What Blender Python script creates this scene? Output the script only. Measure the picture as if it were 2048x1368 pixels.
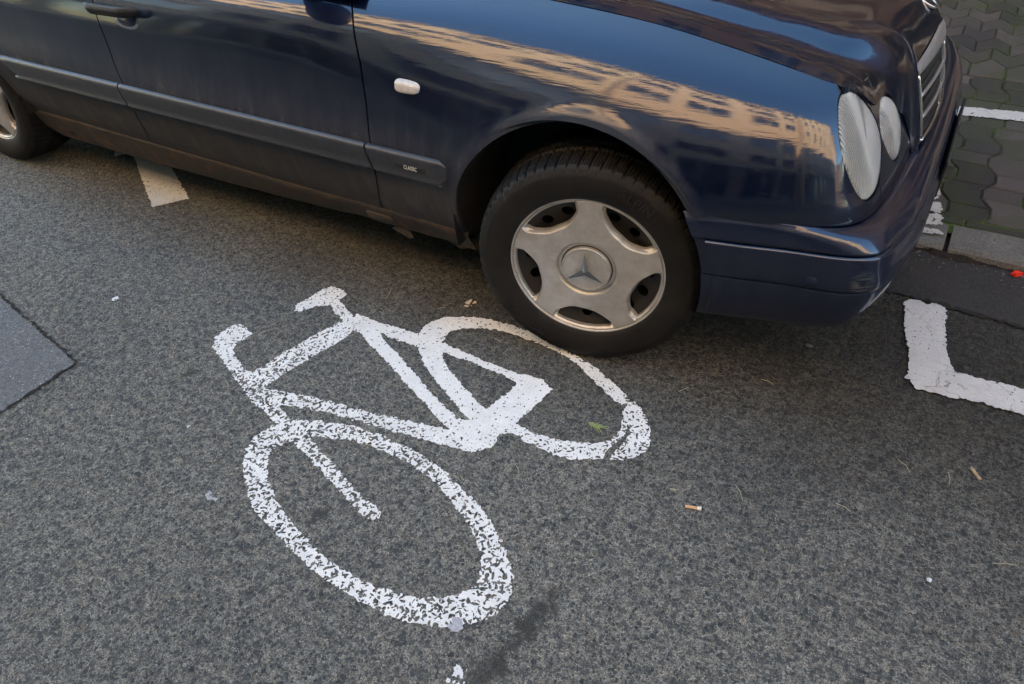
import bpy, bmesh, math, random
import numpy as np
from mathutils import Vector, Matrix, noise as mnoise
rad = math.radians
random.seed(7); rng = np.random.RandomState(11)
scene = bpy.context.scene
for o in list(bpy.data.objects): bpy.data.objects.remove(o)
COL = scene.collection
# ------------------------------------------------------------------ camera
cd = bpy.data.cameras.new('camera'); cam = bpy.data.objects.new('camera', cd); COL.objects.link(cam)
cd.sensor_fit = 'HORIZONTAL'; cd.sensor_width = 36.0; cd.lens = 1485.32/2048*36
cd.clip_start = 0.05; cd.clip_end = 500
Rw = ((0.86790830, 0.49533627, -0.03711013), (-0.30148098, 0.58466990, 0.75317350), (0.39477133, -0.64249753, 0.65677433))
cam.matrix_world = Matrix(((Rw[0][0], Rw[1][0], Rw[2][0], 0.67650382), (Rw[0][1], Rw[1][1], Rw[2][1], -1.47171511),
                           (Rw[0][2], Rw[1][2], Rw[2][2], 1.49560094), (0, 0, 0, 1)))
scene.camera = cam
# ------------------------------------------------------------------ light
SUN_EL, SUN_AZ = 24.0, 30.0       # azimuth measured from +y towards -x
sd = (-math.sin(rad(SUN_AZ))*math.cos(rad(SUN_EL)), math.cos(rad(SUN_AZ))*math.cos(rad(SUN_EL)), math.sin(rad(SUN_EL)))
w = bpy.data.worlds.new('World'); scene.world = w; w.use_nodes = True
nt = w.node_tree; bg = nt.nodes['Background']
sky = nt.nodes.new('ShaderNodeTexSky'); sky.sky_type = 'NISHITA'; sky.sun_disc = False
sky.ozone_density = 3.2; sky.sun_elevation = rad(SUN_EL); sky.sun_rotation = rad(-SUN_AZ)
tint = nt.nodes.new('ShaderNodeMix'); tint.data_type = 'RGBA'; tint.blend_type = 'MULTIPLY'; tint.inputs[0].default_value = 1; tint.inputs[7].default_value = (.99, 1.12, .97, 1)
nt.links.new(sky.outputs[0], tint.inputs[6]); nt.links.new(tint.outputs[2], bg.inputs[0]); bg.inputs[1].default_value = 0.15
ld = bpy.data.lights.new('sun', 'SUN'); ld.energy = 4.8; ld.angle = rad(0.5); ld.color = (1.0, 0.76, 0.52)
lo = bpy.data.objects.new('sun', ld); COL.objects.link(lo)
lo.rotation_euler = Vector(sd).to_track_quat('Z', 'Y').to_euler(); lo.location = (0, 0, 30)
vs = scene.view_settings; vs.view_transform = 'Standard'; vs.look = 'None'; vs.gamma = 1; vs.exposure = 2.95
scene.cycles.use_denoising = True; scene.cycles.denoising_prefilter = 'NONE'; scene.cycles.max_bounces = 8; scene.cycles.diffuse_bounces = 4; scene.cycles.glossy_bounces = 5

# ------------------------------------------------------------------ helpers
def tag(o, label=None, cat=None, group=None, kind=None):
    if label: o['label'] = label
    if cat: o['category'] = cat
    if group: o['group'] = group
    if kind: o['kind'] = kind
    return o
def empty(name, loc, label, cat, group=None):
    o = bpy.data.objects.new(name, None); COL.objects.link(o); o.location = loc; o.empty_display_size = .1
    return tag(o, label, cat, group)
def link(name, me, mat=None, parent=None):
    o = bpy.data.objects.new(name, me); COL.objects.link(o)
    if mat is not None: me.materials.append(mat)
    if parent is not None:
        o.parent = parent
        o.matrix_parent_inverse = parent.matrix_world.inverted() if False else Matrix.Translation(-parent.location) if parent.type == 'EMPTY' else Matrix()
    return o
def meshobj(name, verts, faces, mat=None, parent=None, smooth=True):
    me = bpy.data.meshes.new(name)
    me.from_pydata([tuple(map(float, v)) for v in verts], [], [tuple(map(int, f)) for f in faces]); me.update()
    if smooth: me.shade_smooth()
    return link(name, me, mat, parent)
class MB:
    """collects shapes into one mesh"""
    def __init__(s): s.v = []; s.f = []
    def add(s, v, f):
        b = len(s.v); s.v += [tuple(q) for q in v]; s.f += [tuple(i+b for i in q) for q in f]; return s
    def box(s, x0, x1, y0, y1, z0, z1):
        return s.add([(x0,y0,z0),(x1,y0,z0),(x1,y1,z0),(x0,y1,z0),(x0,y0,z1),(x1,y0,z1),(x1,y1,z1),(x0,y1,z1)],
                     [(3,2,1,0),(4,5,6,7),(0,1,5,4),(1,2,6,5),(2,3,7,6),(3,0,4,7)])
    def build(s, name, mat=None, parent=None, smooth=False, bevel=0):
        o = meshobj(name, s.v, s.f, mat, parent, smooth)
        if bevel:
            m = o.modifiers.new('b', 'BEVEL'); m.width = bevel; m.segments = 2; m.limit_method = 'ANGLE'
        return o
def spline(P, n=None, ts=None, tp=None):
    """natural cubic spline through points P (k,d), sampled"""
    P = np.asarray(P, float); k = len(P)
    if tp is None:
        d = np.linalg.norm(np.diff(P.reshape(k, -1), axis=0), axis=1)**.5
        tp = np.concatenate([[0], np.cumsum(np.maximum(d, 1e-6))]); tp /= tp[-1]
    tp = np.asarray(tp, float)
    if ts is None: ts = np.linspace(tp[0], tp[-1], n)
    ts = np.asarray(ts, float); h = np.diff(tp); F = P.reshape(k, -1)
    A = np.eye(k); B = np.zeros_like(F)
    for i in range(1, k-1):
        A[i, i-1] = h[i-1]; A[i, i] = 2*(h[i-1]+h[i]); A[i, i+1] = h[i]
        B[i] = 6*((F[i+1]-F[i])/h[i]-(F[i]-F[i-1])/h[i-1])
    M = np.linalg.solve(A, B)
    i = np.clip(np.searchsorted(tp, ts)-1, 0, k-2); hh = h[i][:, None]
    a = (tp[i+1]-ts)[:, None]; b = (ts-tp[i])[:, None]
    R = M[i]*a**3/(6*hh)+M[i+1]*b**3/(6*hh)+(F[i]/hh-M[i]*hh/6)*a+(F[i+1]/hh-M[i+1]*hh/6)*b
    return R.reshape((len(ts),)+P.shape[1:])
def grid_mesh(P, fs=(), flip=False):
    """faces of grid P (nu,nv,3) kept and clipped where every field f >= 0"""
    nu, nv = P.shape[:2]; V = P.reshape(-1, 3); F = [np.asarray(f, float).reshape(-1) for f in fs]
    idx = np.arange(nu*nv).reshape(nu, nv)
    q = np.stack([idx[:-1, :-1], idx[1:, :-1], idx[1:, 1:], idx[:-1, 1:]], -1).reshape(-1, 4)
    if F:
        FA = np.stack(F, 1)[q]
        dead = (FA < 0).all(1).any(1); q = q[~dead]; FA = FA[~dead]; full = (FA >= 0).all((1, 2))
    else: full = np.ones(len(q), bool)
    verts = [tuple(v) for v in V]; faces = [tuple(x) for x in q[full]]; cache = {}
    def vid(p):
        k = (round(p[0], 6), round(p[1], 6), round(p[2], 6))
        if k not in cache: cache[k] = len(verts); verts.append(tuple(p))
        return cache[k]
    for qq in q[~full]:
        poly = [(int(i), np.concatenate([V[i], [f[i] for f in F]])) for i in qq]
        for m in range(len(F)):
            out = []
            for a in range(len(poly)):
                A_, B_ = poly[a], poly[(a+1) % len(poly)]; fa, fb = A_[1][3+m], B_[1][3+m]
                if fa >= 0: out.append(A_)
                if (fa >= 0) != (fb >= 0):
                    t = fa/(fa-fb); out.append((None, A_[1]+(B_[1]-A_[1])*t))
            poly = out
            if len(poly) < 3: break
        if len(poly) >= 3:
            ids = [i if i is not None else vid(v[:3]) for i, v in poly]; ids = [x for n, x in enumerate(ids) if x != ids[n-1]]
            if len(ids) >= 3: faces.append(tuple(ids))
    used = sorted({i for f in faces for i in f}); mp = {u: n for n, u in enumerate(used)}
    faces = [tuple(mp[i] for i in (f[::-1] if flip else f)) for f in faces]
    return [verts[u] for u in used], faces
def flange(me, depth=.012, inset=0.0):
    """turn the open edges of a panel inwards so it has thickness"""
    bm = bmesh.new(); bm.from_mesh(me); bmesh.ops.remove_doubles(bm, verts=bm.verts, dist=2e-5); bm.normal_update()
    be = [e for e in bm.edges if e.is_boundary]; nrm = {v: v.normal.copy() for e in be for v in e.verts}
    for e in be: e.smooth = False
    r = bmesh.ops.extrude_edge_only(bm, edges=be)
    nv = [g for g in r['geom'] if isinstance(g, bmesh.types.BMVert)]
    old = {}
    for e in bm.edges:
        a, b = e.verts
        for x, y in ((a, b), (b, a)):
            if x in nrm and y not in nrm: old[y] = x
    for v in nv:
        if v in old: v.co = v.co-nrm[old[v]]*depth
    bm.normal_update(); bm.to_mesh(me); bm.free(); me.update()
def panel(name, P, fs, mat, parent, flip=False, depth=.012, label=None):
    v, f = grid_mesh(P, fs, flip)
    o = meshobj(name, v, f, mat, parent)
    if parent is not None and name != 'door_handle':     # panels always face away from the middle of the car
        s_ = sum(p.normal.dot(p.center-Vector((-1.4, .89, .55)))*p.area for p in o.data.polygons)
        if s_ < 0: o.data.flip_normals()
    if depth: flange(o.data, depth)
    if label: o['label'] = label
    return o
YC = .89
def mirror(o, parent):
    """left-hand twin of a car part (and its sub-parts)"""
    me = o.data.copy()
    n = len(me.vertices); co = np.empty(n*3, 'f'); me.vertices.foreach_get('co', co); co = co.reshape(-1, 3)
    co[:, 1] = 2*YC-co[:, 1]; me.vertices.foreach_set('co', co.ravel())
    me.flip_normals(); me.update()
    c = o.copy(); c.data = me; COL.objects.link(c); pi_ = o.matrix_parent_inverse.copy(); c.parent = parent; c.matrix_parent_inverse = pi_
    for ch in [x for x in list(COL.objects) if x.parent == o]: mirror(ch, c)
    return c
# -- node helpers
def mat(name):
    m = bpy.data.materials.new(name); m.use_nodes = True; nt = m.node_tree
    b = nt.nodes['Principled BSDF']; return m, nt, b
def N(nt, t, **kw):
    n = nt.nodes.new(t)
    for k, v in kw.items():
        if k.startswith('i_'):
            kk = k[2:]; n.inputs[int(kk) if kk.isdigit() else kk].default_value = v
        else: setattr(n, k, v)
    return n
def L(nt, a, b): nt.links.new(a, b)
def ramp(nt, src, stops, interp='LINEAR'):
    r = nt.nodes.new('ShaderNodeValToRGB'); r.color_ramp.interpolation = interp
    e = r.color_ramp.elements
    while len(e) > 1: e.remove(e[-1])
    for i, (p, c) in enumerate(stops):
        x = e[0] if i == 0 else e.new(p)
        x.position = p; x.color = (c, c, c, 1) if isinstance(c, (int, float)) else (*c, 1)
    L(nt, src, r.inputs[0]); return r.outputs[0]
def mixc(nt, fac, a, b, bt='MIX'):
    n = nt.nodes.new('ShaderNodeMix'); n.data_type = 'RGBA'; n.blend_type = bt
    for s, v in ((n.inputs[0], fac), (n.inputs[6], a), (n.inputs[7], b)):
        if isinstance(v, (int, float)): s.default_value = v
        elif isinstance(v, tuple): s.default_value = (*v, 1)
        else: L(nt, v, s)
    return n.outputs[2]
def mth(nt, op, a, b=None, c=None, clamp=False):
    n = nt.nodes.new('ShaderNodeMath'); n.operation = op; n.use_clamp = clamp
    for i, v in enumerate((a, b, c)):
        if v is None: continue
        if isinstance(v, (int, float)): n.inputs[i].default_value = v
        else: L(nt, v, n.inputs[i])
    return n.outputs[0]
def noise(nt, vec, scale, detail=3, rough=.55, dist=0):
    n = N(nt, 'ShaderNodeTexNoise'); n.inputs['Scale'].default_value = scale; n.inputs['Detail'].default_value = detail
    n.inputs['Roughness'].default_value = rough; n.inputs['Distortion'].default_value = dist
    if vec is not None: L(nt, vec, n.inputs['Vector'])
    return n.outputs['Fac']
def geo(nt): return nt.nodes.new('ShaderNodeNewGeometry').outputs['Position']
def bump(nt, h, strength, dist, b, normal=None):
    n = nt.nodes.new('ShaderNodeBump'); n.inputs['Strength'].default_value = strength; n.inputs['Distance'].default_value = dist
    L(nt, h, n.inputs['Height'])
    if normal is not None: L(nt, normal, n.inputs['Normal'])
    L(nt, n.outputs[0], b.inputs['Normal']); return n.outputs[0]
def simple(name, col, rough=.5, metal=0, coat=0, var=.12, vscale=30, spec=.5, bmp=0):
    m, nt, b = mat(name); p = geo(nt); f = noise(nt, p, vscale, 4)
    c = mixc(nt, f, tuple(x*(1-var*2) for x in col), tuple(min(1, x*(1+var*2)) for x in col)); L(nt, c, b.inputs['Base Color'])
    b.inputs['Roughness'].default_value = rough; b.inputs['Metallic'].default_value = metal; b.inputs['Coat Weight'].default_value = coat
    b.inputs['Specular IOR Level'].default_value = spec
    if bmp: bump(nt, noise(nt, p, vscale*6, 3), .5, bmp, b)
    return m

DATA = {"fwo":[[-0.5934,-0.5759],[-0.5402,-0.5513],[-0.4811,-0.5283],[-0.4321,-0.5174],[-0.363,-0.5092],[-0.2896,-0.509],[-0.2156,-0.5126],[-0.1564,-0.5228],[-0.0973,-0.5417],[-0.0487,-0.5596],[0.0034,-0.5788],[0.048,-0.6005],[0.0853,-0.6245],[0.1185,-0.6492],[0.1479,-0.6746],[0.1725,-0.7013],[0.1878,-0.7318],[0.1947,-0.762],[0.1893,-0.7943],[0.174,-0.8207],[0.1495,-0.8483],[0.1209,-0.8688],[0.0846,-0.8886],[0.0447,-0.9032],[0.007,-0.9116],[-0.0415,-0.9162],[-0.0878,-0.9153],[-0.1427,-0.9148],[-0.2015,-0.9115],[-0.2589,-0.9024],[-0.3125,-0.8898],[-0.3707,-0.8739],[-0.4166,-0.8631],[-0.4578,-0.8534],[-0.5031,-0.8309],[-0.5521,-0.7988],[-0.5981,-0.7625],[-0.6236,-0.7341],[-0.6418,-0.7006],[-0.6466,-0.67],[-0.6411,-0.6389],[-0.6284,-0.6093]],"fwi":[[-0.5447,-0.6295],[-0.5162,-0.6012],[-0.4616,-0.5746],[-0.4023,-0.5543],[-0.3341,-0.5466],[-0.2797,-0.5466],[-0.2276,-0.5451],[-0.1776,-0.5544],[-0.1264,-0.5671],[-0.0751,-0.588],[-0.0338,-0.608],[0.0012,-0.6256],[0.0353,-0.6427],[0.0667,-0.6687],[0.0914,-0.6969],[0.1089,-0.7278],[0.1136,-0.7567],[0.1108,-0.7812],[0.0939,-0.8055],[0.0655,-0.8284],[0.0335,-0.8458],[-0.0006,-0.8605],[-0.0408,-0.8672],[-0.0795,-0.8767],[-0.123,-0.8809],[-0.1562,-0.8791],[-0.2058,-0.8778],[-0.2534,-0.8705],[-0.3046,-0.8557],[-0.3575,-0.8404],[-0.4035,-0.8243],[-0.4509,-0.803],[-0.4937,-0.7775],[-0.533,-0.7484],[-0.5592,-0.7211],[-0.5749,-0.6923],[-0.5722,-0.6638]],"bp":[[[-0.4946,-0.1157],[-0.5022,-0.0824],[-0.4944,-0.0403],[-0.466,-0.0041],[-0.4204,0.0223],[-0.3705,0.0417],[-0.3153,0.0515],[-0.2588,0.0577],[-0.1969,0.0522],[-0.1322,0.0389],[-0.0706,0.0283],[-0.0106,0.0179],[0.0517,-0.0007],[0.1083,-0.0296],[0.1494,-0.0459],[0.1781,-0.0641],[0.1932,-0.0899],[0.1757,-0.0967],[0.14,-0.0816],[0.1003,-0.0591],[0.0618,-0.041],[0.0076,-0.0104],[-0.0433,0.0106],[-0.0926,0.0169],[-0.1435,0.0245],[-0.1919,0.0255],[-0.2411,0.0265],[-0.296,0.019],[-0.3462,0.0023],[-0.3924,-0.0215],[-0.4198,-0.0505],[-0.4221,-0.0858],[-0.4096,-0.1228],[-0.3934,-0.1498],[-0.3487,-0.1886],[-0.3045,-0.2188],[-0.2614,-0.2414],[-0.2159,-0.2616],[-0.1786,-0.2847],[-0.1438,-0.2903],[-0.1403,-0.3467],[-0.1834,-0.3347],[-0.2363,-0.3089],[-0.2811,-0.2832],[-0.3242,-0.2614],[-0.3616,-0.2419],[-0.4069,-0.212],[-0.4573,-0.1688]],[[-0.0866,-0.3634],[-0.063,-0.3454],[-0.0303,-0.3281],[0.001,-0.3391],[0.0532,-0.3439],[0.1019,-0.3444],[0.152,-0.3335],[0.1964,-0.312],[0.2143,-0.3004],[0.2079,-0.2778],[0.2172,-0.2464],[0.2146,-0.2317],[0.1983,-0.2479],[0.1752,-0.2665],[0.1422,-0.2807],[0.1091,-0.295],[0.0719,-0.3017],[0.0329,-0.3059],[-0.0001,-0.3067],[-0.036,-0.3031],[-0.0633,-0.3004]],[[0.1912,-0.085],[0.2079,-0.0762],[0.2313,-0.0935],[0.26,-0.1247],[0.287,-0.1608],[0.2995,-0.1976],[0.2987,-0.2297],[0.284,-0.2584],[0.2593,-0.2807],[0.233,-0.2905],[0.2318,-0.2704],[0.2431,-0.2434],[0.2446,-0.2105],[0.2409,-0.1796],[0.2228,-0.1556],[0.2022,-0.1205]],[[0.1976,-0.1229],[0.2149,-0.137],[0.2267,-0.176],[0.2293,-0.1967],[0.2255,-0.2206],[0.2185,-0.2404],[0.2063,-0.2307],[0.2165,-0.209],[0.2164,-0.1814],[0.2077,-0.1522]],[[-0.1264,-0.1261],[-0.1024,-0.1201],[-0.0626,-0.1187],[-0.0216,-0.1377],[-0.0254,-0.1803],[-0.0341,-0.2209],[-0.0425,-0.2607],[-0.05,-0.2934],[-0.0458,-0.3308],[-0.0703,-0.3548],[-0.0603,-0.3931],[-0.0786,-0.4189],[-0.1007,-0.438],[-0.1389,-0.4454],[-0.179,-0.4505],[-0.1881,-0.4169],[-0.1925,-0.3968],[-0.1885,-0.3548],[-0.1463,-0.3441],[-0.1518,-0.3064],[-0.139,-0.276],[-0.1281,-0.234],[-0.1169,-0.1912],[-0.1132,-0.1578]],[[-0.737,-0.1256],[-0.7042,-0.1245],[-0.6473,-0.1264],[-0.5878,-0.1188],[-0.5061,-0.1143],[-0.4494,-0.1361],[-0.4152,-0.1113],[-0.3711,-0.1171],[-0.3096,-0.1204],[-0.2392,-0.125],[-0.1706,-0.1294],[-0.1264,-0.1261],[-0.1132,-0.1578],[-0.169,-0.1482],[-0.2268,-0.1454],[-0.286,-0.1425],[-0.3432,-0.1447],[-0.3902,-0.1411],[-0.461,-0.1636],[-0.4948,-0.1595],[-0.5651,-0.1638],[-0.6247,-0.1559],[-0.6781,-0.1575],[-0.7139,-0.1683]],[[-0.6785,-0.1501],[-0.6383,-0.1523],[-0.563,-0.1948],[-0.4839,-0.2314],[-0.4085,-0.2663],[-0.3333,-0.3042],[-0.2677,-0.3314],[-0.2171,-0.3524],[-0.1802,-0.3677],[-0.1738,-0.3982],[-0.2018,-0.3961],[-0.2451,-0.3787],[-0.3151,-0.3441],[-0.3958,-0.3115],[-0.4878,-0.2675],[-0.5624,-0.2372],[-0.6127,-0.2132],[-0.6647,-0.1884],[-0.7009,-0.1844],[-0.706,-0.1642]],[[-0.8563,-0.1139],[-0.8394,-0.092],[-0.7922,-0.1139],[-0.7507,-0.1326],[-0.7211,-0.1566],[-0.6993,-0.1836],[-0.7092,-0.2083],[-0.7487,-0.1861],[-0.7603,-0.1611],[-0.7979,-0.1488]],[[-0.9327,-0.1985],[-0.946,-0.1678],[-0.9332,-0.1282],[-0.9254,-0.0819],[-0.9101,-0.0431],[-0.8767,-0.04],[-0.8359,-0.0534],[-0.842,-0.0817],[-0.8473,-0.1175],[-0.8753,-0.14],[-0.8982,-0.1679],[-0.9128,-0.1915]],[[-0.8368,-0.4757],[-0.8282,-0.4442],[-0.8182,-0.3836],[-0.8034,-0.326],[-0.7883,-0.2669],[-0.7681,-0.2114],[-0.7579,-0.1831],[-0.7183,-0.204],[-0.7036,-0.1783],[-0.6946,-0.2261],[-0.7046,-0.2605],[-0.7241,-0.3279],[-0.7397,-0.3846],[-0.755,-0.4398],[-0.7625,-0.4898],[-0.7606,-0.5146],[-0.774,-0.5344],[-0.822,-0.5078]],[[-1.0591,-0.3531],[-1.0402,-0.3357],[-0.9772,-0.3566],[-0.9782,-0.3795],[-0.986,-0.4013],[-0.9759,-0.4367],[-0.9421,-0.4617],[-0.8791,-0.4842],[-0.8312,-0.4928],[-0.7524,-0.5231],[-0.7332,-0.532],[-0.6845,-0.5498],[-0.6122,-0.5775],[-0.5911,-0.5839],[-0.6194,-0.6081],[-0.6534,-0.5992],[-0.7006,-0.5825],[-0.7523,-0.573],[-0.7945,-0.5577],[-0.8464,-0.5335],[-0.9202,-0.5055],[-0.9849,-0.4769],[-1.0383,-0.4545],[-1.0622,-0.4228],[-1.0625,-0.3854]],[[-0.7625,-0.5182],[-0.7309,-0.5118],[-0.6761,-0.5022],[-0.6189,-0.4847],[-0.5656,-0.4753],[-0.4923,-0.4672],[-0.4239,-0.4551],[-0.3599,-0.4391],[-0.3102,-0.4303],[-0.2545,-0.4182],[-0.1996,-0.4062],[-0.1705,-0.3965],[-0.1505,-0.4409],[-0.1871,-0.4516],[-0.2421,-0.462],[-0.2998,-0.4702],[-0.3651,-0.4821],[-0.4248,-0.4906],[-0.4856,-0.4993],[-0.5476,-0.5082],[-0.6033,-0.5254],[-0.6526,-0.5392],[-0.6915,-0.5535],[-0.7354,-0.5519]],[[-0.546,-0.628],[-0.5128,-0.6049],[-0.4572,-0.6246],[-0.388,-0.6509],[-0.3218,-0.6761],[-0.2612,-0.6969],[-0.2129,-0.7038],[-0.1958,-0.7085],[-0.1895,-0.7233],[-0.2038,-0.7373],[-0.2241,-0.7328],[-0.2802,-0.7165],[-0.3529,-0.6927],[-0.4168,-0.6714],[-0.4834,-0.6492],[-0.5326,-0.6374]]],"L":[[0.7909,0.731],[0.8177,0.7466],[0.8505,0.7394],[0.8714,0.7501],[0.8935,0.7489],[0.9022,0.7411],[0.9092,0.7052],[0.9134,0.6253],[0.9272,0.5541],[0.9344,0.5146],[0.9466,0.4685],[0.9643,0.447],[0.9893,0.4499],[1.0199,0.4483],[1.0471,0.4502],[1.0872,0.4588],[1.1141,0.4558],[1.133,0.4609]],"L2":[[1.1377,0.3573],[1.1273,0.3509],[1.1066,0.3535],[1.0807,0.3514],[1.0546,0.3492],[1.033,0.3541],[1.0147,0.3492],[0.9754,0.338],[0.9543,0.3316],[0.9211,0.3333],[0.8933,0.3333],[0.8802,0.3264],[0.8659,0.3384],[0.8561,0.358],[0.8451,0.3548],[0.8444,0.3695],[0.8491,0.3871],[0.8382,0.4542],[0.8297,0.5037],[0.8151,0.5633],[0.7973,0.654],[0.7898,0.7054]],"stub":[[-2.3742,0.3244],[-1.9119,0.0423],[-1.8291,0.1568],[-2.139,0.328]],"stub2":[[-2.4793,0.3118],[-2.4339,0.2693],[-2.4016,0.3219],[-2.4483,0.3374]],"patch":[[-1.904,-0.6142],[-1.8264,-0.6274],[-1.6684,-0.6591],[-1.5015,-0.6844],[-1.3608,-0.7109],[-1.3647,-0.7972],[-1.3677,-0.8767],[-1.3706,-0.9528]],"pv":[[[0.7862,1.3353],[0.8075,1.3512],[0.8226,1.299],[0.8174,1.2647],[0.7849,1.2698],[0.7681,1.2938]],[[0.7744,1.2435],[0.818,1.2597],[0.8304,1.2295],[0.8316,1.1792],[0.7667,1.1622],[0.7423,1.1757]],[[0.7662,1.1318],[0.7919,1.1396],[0.8322,1.1348],[0.842,1.1172],[0.809,1.1086],[0.7651,1.1064]],[[0.7882,1.4373],[0.7984,1.44],[0.8058,1.3669],[0.7793,1.3539]]],"small":{"butt1":[0.4514,-0.3453],"butt1e":[0.4886,-0.3336],"butt2":[1.0328,0.0976],"butt2e":[1.0554,0.0672],"sprig":[0.1278,-0.2036],"sprige":[0.1745,-0.2118],"sprig2":[0.4,-0.3099],"sprig2e":[0.4194,-0.3099],"red":[1.0752,1.0838],"fl1":[-0.4427,0.0932],"fl2":[-1.5321,-0.4343],"fl3":[-0.5998,-0.8731],"fl4":[0.1918,-0.9573],"fl5":[0.1264,-0.8621],"wp":[0.9845,-0.2797],"ped":[0.5738,0.379],"tar1":[0.2387,-0.9465],"tar2":[0.2787,-0.6953],"d1":[-0.843,-0.7293]}}
# ------------------------------------------------------------------ materials: ground
def asphalt_nodes(nt, b, stone=1.0, mortar=(.150, .150, .143), dark=1.0, scale=1.0):
    p = geo(nt)
    nz = N(nt, 'ShaderNodeTexNoise'); nz.inputs['Scale'].default_value = 70; nz.inputs['Detail'].default_value = 2; L(nt, p, nz.inputs['Vector'])
    wob = N(nt, 'ShaderNodeVectorMath', operation='SCALE'); L(nt, nz.outputs['Color'], wob.inputs[0]); wob.inputs[3].default_value = .010
    pa = N(nt, 'ShaderNodeVectorMath', operation='ADD'); L(nt, p, pa.inputs[0]); L(nt, wob.outputs[0], pa.inputs[1]); pw = pa.outputs[0]
    def vor(sc, seed):
        mp = N(nt, 'ShaderNodeMapping'); mp.inputs['Location'].default_value = (seed, seed*.7, 0); mp.inputs['Scale'].default_value = (1, 1, .2); L(nt, pw, mp.inputs[0])
        v = N(nt, 'ShaderNodeTexVoronoi'); v.inputs['Scale'].default_value = sc*scale; L(nt, mp.outputs[0], v.inputs['Vector'])
        s = N(nt, 'ShaderNodeSeparateColor'); L(nt, v.outputs['Color'], s.inputs[0]); return v.outputs['Distance'], s.outputs
    def stones(sc, seed, thr, amt):
        d, c = vor(sc, seed)
        r = mth(nt, 'MULTIPLY_ADD', c[0], thr, -amt)          # radius differs from stone to stone
        m = mth(nt, 'SUBTRACT', r, d); m = mth(nt, 'MULTIPLY', m, 5.5, clamp=True); m = mth(nt, 'MULTIPLY', m, mth(nt, 'MULTIPLY_ADD', c[2], .35, .65)); return m, c
    m1, c1 = stones(88, 0, .78, .015); m2, c2 = stones(150, 3.1, .85, .12); m3, c3 = stones(270, 7.7, 1.0, .2)
    big = noise(nt, p, .9, 3); fine = noise(nt, p, 330, 5, .82); mid = noise(nt, p, 45, 4, .7)
    mort = mixc(nt, ramp(nt, fine, [(.38, 0), (.62, 1)]), tuple(x*.22*dark for x in mortar), tuple(x*2.05*dark for x in mortar))  # mortar contrast raised: dark pits paint the shading that the bump leaves out
    mort = mixc(nt, ramp(nt, mid, [(.36, 0), (.64, 1)]), mixc(nt, 1.0, mort, (.58, .59, .60), 'MULTIPLY'), mixc(nt, 1.0, mort, (1.42, 1.39, 1.32), 'MULTIPLY'))
    mort = mixc(nt, ramp(nt, noise(nt, p, 140, 3, .7), [(.40, 0), (.60, 1)]), mixc(nt, 1.0, mort, (.70, .71, .72), 'MULTIPLY'), mixc(nt, 1.0, mort, (1.22, 1.21, 1.18), 'MULTIPLY'))
    st1 = ramp(nt, c1[1], [(0, (.020*dark, .026*dark, .034*dark)), (.45, (.036*dark, .046*dark, .057*dark)), (.8, (.058*dark, .067*dark, .076*dark)), (.93, (.07*dark, .066*dark, .060*dark)), (1, (.13*dark, .11*dark, .09*dark))])
    st2 = ramp(nt, c2[1], [(0, (.012*dark, .014*dark, .017*dark)), (.6, (.032*dark, .038*dark, .044*dark)), (1, (.09*dark, .09*dark, .086*dark))])
    c = mixc(nt, mth(nt, 'MULTIPLY', m3, .72*stone), mort, (.020*dark, .021*dark, .023*dark))
    c = mixc(nt, mth(nt, 'MULTIPLY', m2, .86*stone), c, st2)
    c = mixc(nt, mth(nt, 'MULTIPLY', m1, .84*stone), c, st1)
    # pale grit
    vs_ = N(nt, 'ShaderNodeTexVoronoi'); vs_.inputs['Scale'].default_value = 230; L(nt, p, vs_.inputs['Vector'])
    s = N(nt, 'ShaderNodeSeparateColor'); L(nt, vs_.outputs['Color'], s.inputs[0])
    g = mth(nt, 'MULTIPLY', mth(nt, 'GREATER_THAN', s.outputs[0], .955), mth(nt, 'LESS_THAN', vs_.outputs['Distance'], .27))
    c = mixc(nt, mth(nt, 'MULTIPLY', g, .75), c, (.46, .44, .40))
    c = mixc(nt, ramp(nt, big, [(.3, 0), (.7, 1)]), mixc(nt, 1.0, c, (.86, .86, .87), 'MULTIPLY'), mixc(nt, 1.0, c, (1.1, 1.09, 1.06), 'MULTIPLY'))
    h = mth(nt, 'ADD', mth(nt, 'MULTIPLY', fine, .5), mth(nt, 'MULTIPLY', m1, .55)); h = mth(nt, 'ADD', h, mth(nt, 'MULTIPLY', m2, .35)); h = mth(nt, 'ADD', h, mth(nt, 'MULTIPLY', mid, .9))
    bump(nt, h, 1.0, .0045, b)
    b.inputs['Roughness'].default_value = .82; b.inputs['Specular IOR Level'].default_value = .35
    return p, c
def segdist(nt, p, ax, ay, bx, by):
    """distance of the shading point from a line on the ground (a stain has its own place)"""
    s = N(nt, 'ShaderNodeSeparateXYZ'); L(nt, p, s.inputs[0]); dx, dy = bx-ax, by-ay; l2 = dx*dx+dy*dy
    px = mth(nt, 'SUBTRACT', s.outputs[0], ax); py = mth(nt, 'SUBTRACT', s.outputs[1], ay)
    t = mth(nt, 'ADD', mth(nt, 'MULTIPLY', px, dx/l2), mth(nt, 'MULTIPLY', py, dy/l2), clamp=True)
    ex = mth(nt, 'SUBTRACT', px, mth(nt, 'MULTIPLY', t, dx)); ey = mth(nt, 'SUBTRACT', py, mth(nt, 'MULTIPLY', t, dy))
    return mth(nt, 'SQRT', mth(nt, 'ADD', mth(nt, 'MULTIPLY', ex, ex), mth(nt, 'MULTIPLY', ey, ey)))
M = {}
m, nt, b = mat('asphalt'); p, c = asphalt_nodes(nt, b)
n1 = noise(nt, p, 26, 8, .85)
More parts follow.
